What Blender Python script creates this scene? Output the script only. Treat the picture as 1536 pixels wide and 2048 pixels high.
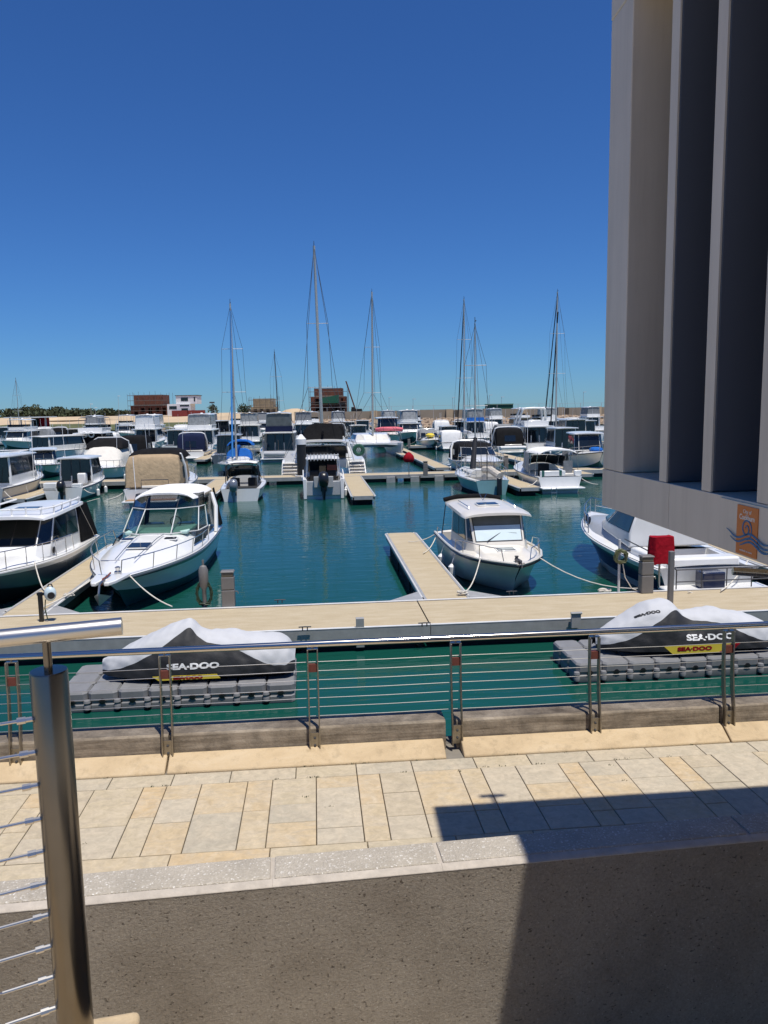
import bpy, bmesh, math, random
from mathutils import Vector, Matrix
random.seed(7)
for o in list(bpy.data.objects): bpy.data.objects.remove(o)
scene = bpy.context.scene
COL = scene.collection
R = math.radians
# ------------------------------------------------------------------ camera
FPX = 1550.0; PITCH = math.atan(204/FPX); ROLL = R(1.0); CAMZ = 5.0
_cp, _sp, _cr, _sr = math.cos(PITCH), math.sin(PITCH), math.cos(ROLL), math.sin(ROLL)
FW = Vector((0, _cp, -_sp)); _U0 = Vector((0, _sp, _cp)); _R0 = Vector((1, 0, 0))
UC = _U0*_cr + _R0*_sr; RC = _R0*_cr - _U0*_sr
cam = bpy.data.cameras.new('camera'); camo = bpy.data.objects.new('camera', cam); COL.objects.link(camo)
M3 = Matrix((RC, UC, -FW)).transposed()
camo.matrix_world = Matrix.Translation((0, 0, CAMZ)) @ M3.to_4x4()
cam.sensor_fit = 'VERTICAL'; cam.sensor_height = 36; cam.lens = 36*FPX/2048
cam.clip_start = 0.05; cam.clip_end = 20000
scene.camera = camo
# ------------------------------------------------------------------ world, sun, exposure
UA = R(5.0)                                   # direction of the waterfront
def W(u, n, z=0.0):
    return Vector((u*math.cos(UA)-n*math.sin(UA), u*math.sin(UA)+n*math.cos(UA), z))
sd = W(0.148, -0.255, 1.0).normalized()       # towards the sun, high and a little behind the camera
world = bpy.data.worlds.new('World'); scene.world = world; world.use_nodes = True
nt = world.node_tree; nt.nodes.clear()
sky = nt.nodes.new('ShaderNodeTexSky'); sky.sky_type = 'NISHITA'; sky.sun_disc = False
sky.sun_elevation = math.asin(sd.z); sky.sun_rotation = math.atan2(sd.x, sd.y)
sky.air_density = 1.0; sky.dust_density = 0.0; sky.ozone_density = 3.0; sky.altitude = 0
bg = nt.nodes.new('ShaderNodeBackground'); bg.inputs[1].default_value = 0.085
wo = nt.nodes.new('ShaderNodeOutputWorld')
tint = nt.nodes.new('ShaderNodeVectorMath'); tint.operation = 'MULTIPLY'; tint.inputs[1].default_value = (0.31, 0.62, 1.11)   # the camera's deep saturated blue
nt.links.new(sky.outputs[0], tint.inputs[0]); nt.links.new(tint.outputs[0], bg.inputs[0]); nt.links.new(bg.outputs[0], wo.inputs[0])
sl = bpy.data.lights.new('sun', 'SUN'); sl.energy = 5.0; sl.angle = R(0.53); sl.color = (1.0, 0.95, 0.87)
so = bpy.data.objects.new('sun', sl); COL.objects.link(so); so.rotation_euler = sd.to_track_quat('Z', 'Y').to_euler()
so.location = (0, 0, 60)
scene.view_settings.view_transform = 'Standard'; scene.view_settings.look = 'None'
scene.view_settings.exposure = 0.0; scene.view_settings.gamma = 1.0
scene.view_settings.use_curve_mapping = False
scene.render.engine = 'CYCLES'

def at(px, py, z):                            # photo pixel -> point at height z
    d = FW + RC*((px-768)/FPX) - UC*((py-1024)/FPX)
    t = (z-CAMZ)/d.z
    return Vector((d.x*t, d.y*t, z))
def atd(px, py, y):                           # photo pixel -> point at forward distance y
    d = FW + RC*((px-768)/FPX) - UC*((py-1024)/FPX)
    t = y/d.y
    return Vector((d.x*t, y, CAMZ+d.z*t))
# ------------------------------------------------------------------ materials
MATS = {}
def mat(name, col, rough=0.5, metal=0.0, var=0.0, vscale=4.0, bump=0.0, bscale=30.0, coat=0.0, spec=0.5, bdist=0.01, detail=4):
    m = bpy.data.materials.new(name); m.use_nodes = True; MATS[name] = m
    n = m.node_tree.nodes; l = m.node_tree.links; p = n['Principled BSDF']
    p.inputs['Base Color'].default_value = (*col, 1); p.inputs['Roughness'].default_value = rough
    p.inputs['Metallic'].default_value = metal; p.inputs['Coat Weight'].default_value = coat
    p.inputs['Coat Roughness'].default_value = 0.08; p.inputs['Specular IOR Level'].default_value = spec
    if var or bump:
        tc = n.new('ShaderNodeTexCoord')
    if var:
        nz = n.new('ShaderNodeTexNoise'); nz.inputs['Scale'].default_value = vscale; nz.inputs['Detail'].default_value = 6
        nz.inputs['Roughness'].default_value = 0.65
        l.new(tc.outputs['Object'], nz.inputs['Vector'])
        mr = n.new('ShaderNodeMapRange'); mr.inputs[1].default_value = 0.3; mr.inputs[2].default_value = 0.7
        mr.inputs[3].default_value = 1-var; mr.inputs[4].default_value = 1+var*0.6
        l.new(nz.outputs[0], mr.inputs[0])
        mx = n.new('ShaderNodeVectorMath'); mx.operation = 'SCALE'; mx.inputs[0].default_value = col
        l.new(mr.outputs[0], mx.inputs['Scale']); l.new(mx.outputs[0], p.inputs['Base Color'])
    if bump:
        nb = n.new('ShaderNodeTexNoise'); nb.inputs['Scale'].default_value = bscale; nb.inputs['Detail'].default_value = detail
        l.new(tc.outputs['Object'], nb.inputs['Vector'])
        b = n.new('ShaderNodeBump'); b.inputs['Strength'].default_value = bump; b.inputs['Distance'].default_value = bdist
        l.new(nb.outputs[0], b.inputs['Height']); l.new(b.outputs[0], p.inputs['Normal'])
    return m
mat('gel', (0.80, 0.80, 0.78), 0.22, var=0.05, vscale=2.0, coat=0.4)
mat('gel_cream', (0.74, 0.70, 0.62), 0.25, var=0.06, vscale=2.0, coat=0.35)
mat('gel_old', (0.70, 0.69, 0.65), 0.4, var=0.16, vscale=3.0)
mat('gel_grey', (0.42, 0.43, 0.44), 0.3, var=0.1, vscale=3.0, coat=0.3)
mat('gel_navy', (0.016, 0.024, 0.06), 0.18, coat=0.5)
mat('gel_teal', (0.22, 0.40, 0.42), 0.3, var=0.1, vscale=2.0, coat=0.3)
mat('gel_slate', (0.10, 0.12, 0.14), 0.25, coat=0.4)
mat('antifoul', (0.02, 0.035, 0.045), 0.7, var=0.3)
mat('antifoul_green', (0.02, 0.11, 0.095), 0.6, var=0.2)
mat('nonskid', (0.66, 0.66, 0.64), 0.75, var=0.08, vscale=6, bump=0.2, bscale=200, bdist=0.002)
mat('sole', (0.45, 0.42, 0.36), 0.7, var=0.2, vscale=5)
mat('teak', (0.36, 0.22, 0.12), 0.65, var=0.3, vscale=9)
mat('black', (0.012, 0.012, 0.014), 0.35, coat=0.15)
mat('blackmatte', (0.016, 0.016, 0.017), 0.8, var=0.3, vscale=6, bump=0.3, bscale=14, bdist=0.03)
mat('canvas_white', (0.74, 0.74, 0.73), 0.85, spec=0.08, var=0.08, vscale=3, bump=0.5, bscale=5, bdist=0.05)
mat('canvas_cream', (0.66, 0.63, 0.57), 0.85, spec=0.08, var=0.08, vscale=3, bump=0.5, bscale=5, bdist=0.05)
mat('canvas_beige', (0.40, 0.30, 0.19), 0.9, spec=0.08, var=0.15, vscale=3, bump=0.6, bscale=5, bdist=0.06)
mat('canvas_grey', (0.22, 0.23, 0.24), 0.85, spec=0.08, var=0.15, vscale=3, bump=0.5, bscale=5, bdist=0.05)
mat('canvas_navy', (0.012, 0.018, 0.05), 0.85, spec=0.08, var=0.2, vscale=3, bump=0.5, bscale=5, bdist=0.05)
mat('canvas_black', (0.013, 0.013, 0.014), 0.85, spec=0.08, var=0.3, vscale=3, bump=0.5, bscale=5, bdist=0.05)
mat('canvas_blue', (0.02, 0.13, 0.45), 0.8, spec=0.08, var=0.15, vscale=3, bump=0.5, bscale=6, bdist=0.05)
mat('canvas_teal', (0.02, 0.42, 0.42), 0.8, spec=0.08, var=0.2, vscale=4, bump=0.5, bscale=6, bdist=0.05)
mat('canvas_red', (0.30, 0.008, 0.018), 0.8, spec=0.08, var=0.2, vscale=4, bump=0.6, bscale=6, bdist=0.05)
mat('pink', (0.75, 0.16, 0.2), 0.6, var=0.1)
mat('yellow', (0.75, 0.58, 0.06), 0.5, var=0.1)
mat('glass_dark', (0.010, 0.014, 0.018), 0.05, coat=0.3)
mat('glass_grey', (0.10, 0.115, 0.12), 0.12, var=0.3, vscale=2)
mat('clear_vinyl', (0.32, 0.33, 0.33), 0.2, var=0.35, vscale=2.5, bump=0.25, bscale=4, bdist=0.03)
mat('mint', (0.42, 0.60, 0.55), 0.5, var=0.1)
mat('pale_sheet', (0.55, 0.66, 0.70), 0.35, var=0.06)
mat('steel', (0.62, 0.60, 0.57), 0.2, 1.0)
mat('rail_steel', (0.58, 0.55, 0.51), 0.16, 1.0)
mat('near_rail', (0.60, 0.58, 0.55), 0.33, 1.0)
mat('post_steel', (0.20, 0.18, 0.155), 0.24, 1.0, var=0.12, vscale=3)
mat('steel_dull', (0.50, 0.49, 0.46), 0.35, 1.0, var=0.2, vscale=8)
mat('alu', (0.40, 0.40, 0.39), 0.45, 0.25, var=0.15, vscale=5)
mat('alu_white', (0.62, 0.62, 0.61), 0.45, var=0.12, vscale=5)
mat('alu_mast', (0.52, 0.50, 0.45), 0.35, 0.5)
mat('outboard_grey', (0.20, 0.22, 0.25), 0.25, 0.3, coat=0.5)
mat('rope', (0.66, 0.62, 0.54), 0.9, var=0.2, vscale=20)
mat('hose', (0.03, 0.05, 0.025), 0.5)
mat('hose_olive', (0.12, 0.13, 0.06), 0.5)
mat('rubber', (0.02, 0.02, 0.02), 0.7)
mat('float_dark', (0.018, 0.02, 0.02), 0.7, var=0.3)
mat('pedestal', (0.20, 0.19, 0.18), 0.5, 0.2, var=0.1)
mat('pedestal_cap', (0.14, 0.12, 0.085), 0.4)
mat('pile_black', (0.012, 0.013, 0.014), 0.5, var=0.2)
mat('white_paint', (0.78, 0.78, 0.77), 0.5)
mat('blue_plastic', (0.10, 0.30, 0.55), 0.4)
mat('green_ring', (0.02, 0.09, 0.06), 0.6)
mat('cube_float', (0.21, 0.212, 0.218), 0.55, var=0.15, vscale=4, bump=0.15, bscale=60, bdist=0.004)
mat('rust_brown', (0.16, 0.045, 0.03), 0.8, var=0.2)
mat('wire', (0.06, 0.06, 0.065), 0.5)
mat('cable', (0.48, 0.47, 0.45), 0.35, 0.9)
mat('plate_steel', (0.34, 0.30, 0.24), 0.35, 0.9, var=0.25, vscale=10)
mat('furl_black', (0.012, 0.013, 0.018), 0.7)
mat('furl_blue', (0.03, 0.20, 0.52), 0.7)
mat('sail_dirty', (0.55, 0.50, 0.43), 0.9, var=0.2, vscale=3, bump=0.5, bscale=6, bdist=0.05)

def see_glass(name, tint, refl=0.12):
    m = bpy.data.materials.new(name); m.use_nodes = True; MATS[name] = m
    n = m.node_tree.nodes; l = m.node_tree.links; n.clear()
    o = n.new('ShaderNodeOutputMaterial'); t = n.new('ShaderNodeBsdfTransparent'); t.inputs[0].default_value = (*tint, 1)
    g = n.new('ShaderNodeBsdfGlossy'); g.inputs['Roughness'].default_value = 0.03
    f = n.new('ShaderNodeLayerWeight'); f.inputs[0].default_value = 0.12
    ad = n.new('ShaderNodeMath'); ad.operation = 'ADD'; ad.inputs[1].default_value = refl*0.3
    mx = n.new('ShaderNodeMixShader'); hf = n.new('ShaderNodeMath'); hf.operation = 'MULTIPLY'; hf.inputs[1].default_value = 0.45; l.new(f.outputs[0], hf.inputs[0]); l.new(hf.outputs[0], ad.inputs[0]); l.new(ad.outputs[0], mx.inputs[0])
    l.new(t.outputs[0], mx.inputs[1]); l.new(g.outputs[0], mx.inputs[2]); l.new(mx.outputs[0], o.inputs[0])
see_glass('glass', (0.66, 0.74, 0.71), 0.05)
see_glass('glass_tint', (0.20, 0.24, 0.25))
see_glass('vinyl', (0.55, 0.56, 0.55), 0.3)

def nodes(m):
    return m.node_tree.nodes, m.node_tree.links, m.node_tree.nodes['Principled BSDF']
def ramp(n, stops):
    r = n.new('ShaderNodeValToRGB'); e = r.color_ramp.elements
    e[0].position = stops[0][0]; e[0].color = (*stops[0][1], 1); e[1].position = stops[-1][0]; e[1].color = (*stops[-1][1], 1)
    for p, c in stops[1:-1]:
        x = e.new(p); x.color = (*c, 1)
    return r
def noise(n, l, vec, scale, detail=5, rough=0.6, dist=0.0):
    z = n.new('ShaderNodeTexNoise'); z.inputs['Scale'].default_value = scale; z.inputs['Detail'].default_value = detail
    z.inputs['Roughness'].default_value = rough; z.inputs['Distortion'].default_value = dist
    if vec is not None: l.new(vec, z.inputs['Vector'])
    return z
def mapping(n, l, vec, scale=(1, 1, 1), rot=(0, 0, 0)):
    m = n.new('ShaderNodeMapping'); m.inputs['Scale'].default_value = scale; m.inputs['Rotation'].default_value = rot
    l.new(vec, m.inputs['Vector']); return m
def mixc(n, l, fac, a, b, mode='MIX'):
    m = n.new('ShaderNodeMix'); m.data_type = 'RGBA'; m.blend_type = mode
    for i, x in ((0, fac), (6, a), (7, b)):
        if hasattr(x, 'is_linked') or hasattr(x, 'links'): l.new(x, m.inputs[i])
        elif i == 0: m.inputs[0].default_value = x
        else: m.inputs[i].default_value = (*x, 1)
    return m.outputs[2]
def bumpn(n, l, h, strength, dist, normal=None):
    b = n.new('ShaderNodeBump'); b.inputs['Strength'].default_value = strength; b.inputs['Distance'].default_value = dist
    l.new(h, b.inputs['Height'])
    if normal is not None: l.new(normal, b.inputs['Normal'])
    return b.outputs[0]

# water: teal body colour, rippled glossy surface
m = mat('water', (0.006, 0.075, 0.075), 0.04); n, l, p = nodes(m)
p.inputs['IOR'].default_value = 1.33; p.inputs['Specular IOR Level'].default_value = 0.4
tc = n.new('ShaderNodeTexCoord')
mp = mapping(n, l, tc.outputs['Object'], (1, 1, 1), (0, 0, R(-8)))
mp2 = mapping(n, l, mp.outputs[0], (0.42, 1.6, 1))
z1 = noise(n, l, mp2.outputs[0], 1.6, 3, 0.5, 0.4); z2 = noise(n, l, mp2.outputs[0], 4.2, 2, 0.5, 0.2)
z3 = noise(n, l, tc.outputs['Object'], 0.12, 3, 0.5)
mm = n.new('ShaderNodeMath'); mm.operation = 'MULTIPLY_ADD'; mm.inputs[1].default_value = 0.45
l.new(z2.outputs[0], mm.inputs[0]); l.new(z1.outputs[0], mm.inputs[2])
cl = n.new('ShaderNodeMapRange'); cl.inputs[1].default_value = 0.35; cl.inputs[2].default_value = 0.65; cl.inputs[3].default_value = 0.35; cl.inputs[4].default_value = 1.0
l.new(z3.outputs[0], cl.inputs[0])
ml = n.new('ShaderNodeMath'); ml.operation = 'MULTIPLY'; l.new(mm.outputs[0], ml.inputs[0]); l.new(cl.outputs[0], ml.inputs[1])
l.new(bumpn(n, l, ml.outputs[0], 1.0, 0.026), p.inputs['Normal'])
l.new(mixc(n, l, z3.outputs[0], (0.005, 0.050, 0.038), (0.007, 0.070, 0.053)), p.inputs['Base Color'])

# stone paving: per-stone tint from the object's random value
m = mat('stone', (0.5, 0.4, 0.3), 0.75); n, l, p = nodes(m)
tc = n.new('ShaderNodeTexCoord'); oi = n.new('ShaderNodeObjectInfo')
rp = ramp(n, [(0.0, (0.44, 0.37, 0.26)), (0.28, (0.47, 0.41, 0.31)), (0.5, (0.40, 0.355, 0.27)), (0.72, (0.475, 0.395, 0.265)), (0.9, (0.51, 0.39, 0.235)), (1.0, (0.52, 0.385, 0.22))])
sc = n.new('ShaderNodeSeparateColor'); l.new(oi.outputs['Color'], sc.inputs[0]); l.new(sc.outputs[0], rp.inputs[0])
ad = n.new('ShaderNodeVectorMath'); l.new(tc.outputs['Object'], ad.inputs[0]); l.new(oi.outputs['Location'], ad.inputs[1])
a1 = noise(n, l, ad.outputs[0], 3.2, 6, 0.65, 1.2); a2 = noise(n, l, ad.outputs[0], 14, 6, 0.7, 0.6)
a3 = noise(n, l, mapping(n, l, ad.outputs[0], (1, 5, 1)).outputs[0], 2.0, 5, 0.6, 2.0)
r1 = ramp(n, [(0.42, (0, 0, 0)), (0.68, (0.75, 0.75, 0.75))]); l.new(a1.outputs[0], r1.inputs[0])
c = mixc(n, l, r1.outputs[0], rp.outputs[0], (0.52, 0.44, 0.32))
r2 = ramp(n, [(0.50, (0, 0, 0)), (0.75, (0.6, 0.6, 0.6))]); l.new(a3.outputs[0], r2.inputs[0])
c = mixc(n, l, r2.outputs[0], c, (0.40, 0.34, 0.26))
r3 = ramp(n, [(0.3, (0.8, 0.8, 0.8)), (0.7, (1.12, 1.12, 1.12))]); l.new(a2.outputs[0], r3.inputs[0])
c = mixc(n, l, 1.0, c, r3.outputs[0], 'MULTIPLY'); l.new(c, p.inputs['Base Color'])
l.new(bumpn(n, l, a2.outputs[0], 0.35, 0.01), p.inputs['Normal'])
mat('mortar', (0.16, 0.12, 0.08), 0.95, var=0.4, vscale=20)

# pitted concrete for the low wall
m = mat('pitted', (0.3, 0.26, 0.22), 0.9); n, l, p = nodes(m)
tc = n.new('ShaderNodeTexCoord'); V = tc.outputs['Object']
b1 = noise(n, l, V, 2.2, 6, 0.65); b2 = noise(n, l, V, 70, 6, 0.75); b3 = noise(n, l, mapping(n, l, V, (1, 1, 1.4)).outputs[0], 46, 2, 0.5, 0.0)
ra = ramp(n, [(0.3, (0.28, 0.235, 0.18)), (0.5, (0.345, 0.295, 0.232)), (0.75, (0.40, 0.345, 0.275))]); l.new(b1.outputs[0], ra.inputs[0])
rb = ramp(n, [(0.3, (0.72, 0.72, 0.72)), (0.7, (1.2, 1.2, 1.2))]); l.new(b2.outputs[0], rb.inputs[0])
c = mixc(n, l, 1.0, ra.outputs[0], rb.outputs[0], 'MULTIPLY')
pit = ramp(n, [(0.27, (0, 0, 0)), (0.35, (1, 1, 1))]); l.new(b3.outputs[0], pit.inputs[0])
vo = n.new('ShaderNodeTexVoronoi'); vo.inputs['Scale'].default_value = 26; l.new(V, vo.inputs['Vector'])
sp = ramp(n, [(0.06, (1, 1, 1)), (0.13, (0, 0, 0))]); l.new(vo.outputs['Distance'], sp.inputs[0])
c = mixc(n, l, sp.outputs[0], c, (0.48, 0.43, 0.36))
pc = ramp(n, [(0.0, (0.45, 0.42, 0.40)), (1.0, (1, 1, 1))]); l.new(pit.outputs[0], pc.inputs[0])
l.new(mixc(n, l, 1.0, c, pc.outputs[0], 'MULTIPLY'), p.inputs['Base Color'])
b4 = noise(n, l, mapping(n, l, V, (1, 1, 1.2)).outputs[0], 48, 7, 0.8)
nb = bumpn(n, l, pit.outputs[0], 0.8, 0.010); nb = bumpn(n, l, b4.outputs[0], 0.9, 0.016, nb); nb = bumpn(n, l, b2.outputs[0], 0.5, 0.008, nb); l.new(nb, p.inputs['Normal'])

# exposed-aggregate coping
m = mat('aggregate', (0.55, 0.52, 0.47), 0.8); n, l, p = nodes(m)
tc = n.new('ShaderNodeTexCoord'); V = tc.outputs['Object']
vo = n.new('ShaderNodeTexVoronoi'); vo.inputs['Scale'].default_value = 120; l.new(V, vo.inputs['Vector'])
hs = n.new('ShaderNodeSeparateColor'); l.new(vo.outputs['Color'], hs.inputs[0])
ra = ramp(n, [(0.0, (0.37, 0.33, 0.27)), (0.85, (0.43, 0.385, 0.32)), (0.95, (0.52, 0.48, 0.42)), (1.0, (0.66, 0.63, 0.58))]); l.new(hs.outputs[0], ra.inputs[0])
b1 = noise(n, l, V, 4, 5, 0.6); rb = ramp(n, [(0.3, (0.82, 0.82, 0.82)), (0.7, (1.08, 1.08, 1.08))]); l.new(b1.outputs[0], rb.inputs[0])
l.new(mixc(n, l, 1.0, ra.outputs[0], rb.outputs[0], 'MULTIPLY'), p.inputs['Base Color'])
l.new(bumpn(n, l, vo.outputs['Distance'], 0.5, 0.008), p.inputs['Normal'])
mat('cement', (0.46, 0.41, 0.35), 0.9, var=0.2, vscale=12, bump=0.4, bscale=60)

# kerb concrete: streaked brown face
m = mat('kerb', (0.3, 0.25, 0.19), 0.9); n, l, p = nodes(m)
tc = n.new('ShaderNodeTexCoord'); V = tc.outputs['Object']
b1 = noise(n, l, mapping(n, l, V, (0.7, 1, 14)).outputs[0], 1.6, 6, 0.7); b2 = noise(n, l, V, 5, 6, 0.7); b3 = noise(n, l, V, 40, 4, 0.6)
ra = ramp(n, [(0.3, (0.12, 0.092, 0.064)), (0.5, (0.25, 0.205, 0.152)), (0.7, (0.37, 0.315, 0.245))]); l.new(b1.outputs[0], ra.inputs[0])
rb = ramp(n, [(0.35, (0.6, 0.6, 0.6)), (0.6, (1.1, 1.1, 1.1))]); l.new(b2.outputs[0], rb.inputs[0])
l.new(mixc(n, l, 1.0, ra.outputs[0], rb.outputs[0], 'MULTIPLY'), p.inputs['Base Color'])
l.new(bumpn(n, l, b3.outputs[0], 0.4, 0.01), p.inputs['Normal'])
m = mat('fillet', (0.52, 0.40, 0.245), 0.85); n, l, p = nodes(m)
tc = n.new('ShaderNodeTexCoord'); V = tc.outputs['Object']
b1 = noise(n, l, mapping(n, l, V, (1, 1, 3)).outputs[0], 1.7, 6, 0.7, 0.8); b2 = noise(n, l, V, 9, 6, 0.7); b3 = noise(n, l, V, 60, 4, 0.7)
ra = ramp(n, [(0.28, (0.42, 0.315, 0.19)), (0.5, (0.51, 0.39, 0.24)), (0.72, (0.56, 0.445, 0.295))]); l.new(b1.outputs[0], ra.inputs[0])
rb = ramp(n, [(0.30, (0.78, 0.78, 0.78)), (0.48, (1, 1, 1))]); l.new(b2.outputs[0], rb.inputs[0])
l.new(mixc(n, l, 1.0, ra.outputs[0], rb.outputs[0], 'MULTIPLY'), p.inputs['Base Color']); l.new(bumpn(n, l, b3.outputs[0], 0.5, 0.008), p.inputs['Normal'])
mat('quay_face', (0.20, 0.18, 0.15), 0.9, var=0.3, vscale=2)

# pontoon deck: fine cross grooves
m = mat('deck', (0.46, 0.38, 0.25), 0.8); n, l, p = nodes(m)
tc = n.new('ShaderNodeTexCoord'); V = tc.outputs['Object']
wv = n.new('ShaderNodeTexWave'); wv.bands_direction = 'X'; wv.inputs['Scale'].default_value = 16; wv.inputs['Distortion'].default_value = 0.0
l.new(V, wv.inputs['Vector'])
b1 = noise(n, l, mapping(n, l, V, (0.6, 2.2, 1)).outputs[0], 2.2, 6, 0.65); b2 = noise(n, l, V, 30, 4, 0.6)
ra = ramp(n, [(0.25, (0.40, 0.32, 0.20)), (0.5, (0.46, 0.38, 0.25)), (0.75, (0.52, 0.44, 0.31))]); l.new(b1.outputs[0], ra.inputs[0])
rb = ramp(n, [(0.0, (0.86, 0.86, 0.86)), (0.35, (1, 1, 1))]); l.new(wv.outputs[0], rb.inputs[0])
c = mixc(n, l, 1.0, ra.outputs[0], rb.outputs[0], 'MULTIPLY')
rc = ramp(n, [(0.3, (0.9, 0.9, 0.9)), (0.7, (1.06, 1.06, 1.06))]); l.new(b2.outputs[0], rc.inputs[0])
l.new(mixc(n, l, 1.0, c, rc.outputs[0], 'MULTIPLY'), p.inputs['Base Color'])

# brushed tube steel
m = mat('tube_steel', (0.60, 0.56, 0.50), 0.22, 1.0); n, l, p = nodes(m)
tc = n.new('ShaderNodeTexCoord'); b1 = noise(n, l, mapping(n, l, tc.outputs['Object'], (60, 60, 1.2)).outputs[0], 3, 4, 0.6)
ra = ramp(n, [(0.3, (0.17, 0.17, 0.17)), (0.7, (0.30, 0.30, 0.30))]); l.new(b1.outputs[0], ra.inputs[0]); l.new(ra.outputs[0], p.inputs['Roughness'])
p.inputs['Anisotropic'].default_value = 0.5
m = mat('facade', (0.68, 0.595, 0.475), 0.5); n, l, p = nodes(m)
tc = n.new('ShaderNodeTexCoord'); V = tc.outputs['Object']
b1 = noise(n, l, mapping(n, l, V, (5, 5, 0.35)).outputs[0], 1.6, 6, 0.7); b2 = noise(n, l, V, 1.2, 5, 0.6)
ra = ramp(n, [(0.3, (0.60, 0.52, 0.41)), (0.5, (0.67, 0.585, 0.465)), (0.75, (0.71, 0.625, 0.50))]); l.new(b1.outputs[0], ra.inputs[0])
rb = ramp(n, [(0.3, (0.92, 0.92, 0.92)), (0.65, (1.02, 1.02, 1.02))]); l.new(b2.outputs[0], rb.inputs[0])
l.new(mixc(n, l, 1.0, ra.outputs[0], rb.outputs[0], 'MULTIPLY'), p.inputs['Base Color'])
mat('fin_shade', (0.10, 0.11, 0.13), 0.45, var=0.06, vscale=0.6)  # shade cast between neighbouring fins, put into the dark colour of their sides
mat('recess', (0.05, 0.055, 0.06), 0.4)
mat('sign_orange', (0.60, 0.19, 0.035), 0.5)
mat('sign_blue', (0.03, 0.14, 0.30), 0.5)
mat('sign_text', (0.75, 0.70, 0.62), 0.5)
mat('sand', (0.52, 0.40, 0.26), 0.95, var=0.2, vscale=0.05)
mat('scrub', (0.09, 0.10, 0.035), 0.95, var=0.4, vscale=0.2)
mat('rock', (0.40, 0.30, 0.21), 0.9, var=0.3, vscale=0.4)
mat('breakwater', (0.33, 0.27, 0.20), 0.9, var=0.12, vscale=0.3)
mat('breakwater_dark', (0.10, 0.08, 0.06), 0.9, var=0.2, vscale=0.3)
mat('brick_red', (0.14, 0.05, 0.032), 0.9, var=0.25, vscale=0.6)
mat('brick_tan', (0.30, 0.24, 0.16), 0.9, var=0.25, vscale=0.6)
mat('house_white', (0.72, 0.72, 0.72), 0.7)
mat('scaffold', (0.10, 0.085, 0.08), 0.6)
mat('container', (0.22, 0.035, 0.03), 0.7, var=0.2, vscale=0.5)
mat('green_shed', (0.012, 0.10, 0.055), 0.6)
mat('lamp_pole', (0.42, 0.43, 0.44), 0.5)
mat('leaf', (0.045, 0.06, 0.025), 0.8, var=0.4, vscale=0.7)
mat('bark', (0.10, 0.08, 0.06), 0.9)
mat('pale_paving', (0.46, 0.385, 0.28), 0.85, var=0.15, vscale=2)
mat('terrace', (0.46, 0.385, 0.28), 0.8, var=0.2, vscale=2)
mat('cover_white', (0.50, 0.51, 0.53), 0.75, var=0.05, vscale=3, bump=0.25, bscale=14, bdist=0.012)
mat('cover_black', (0.017, 0.018, 0.021), 0.7, var=0.2, vscale=4, bump=0.5, bscale=9, bdist=0.02)
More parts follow.
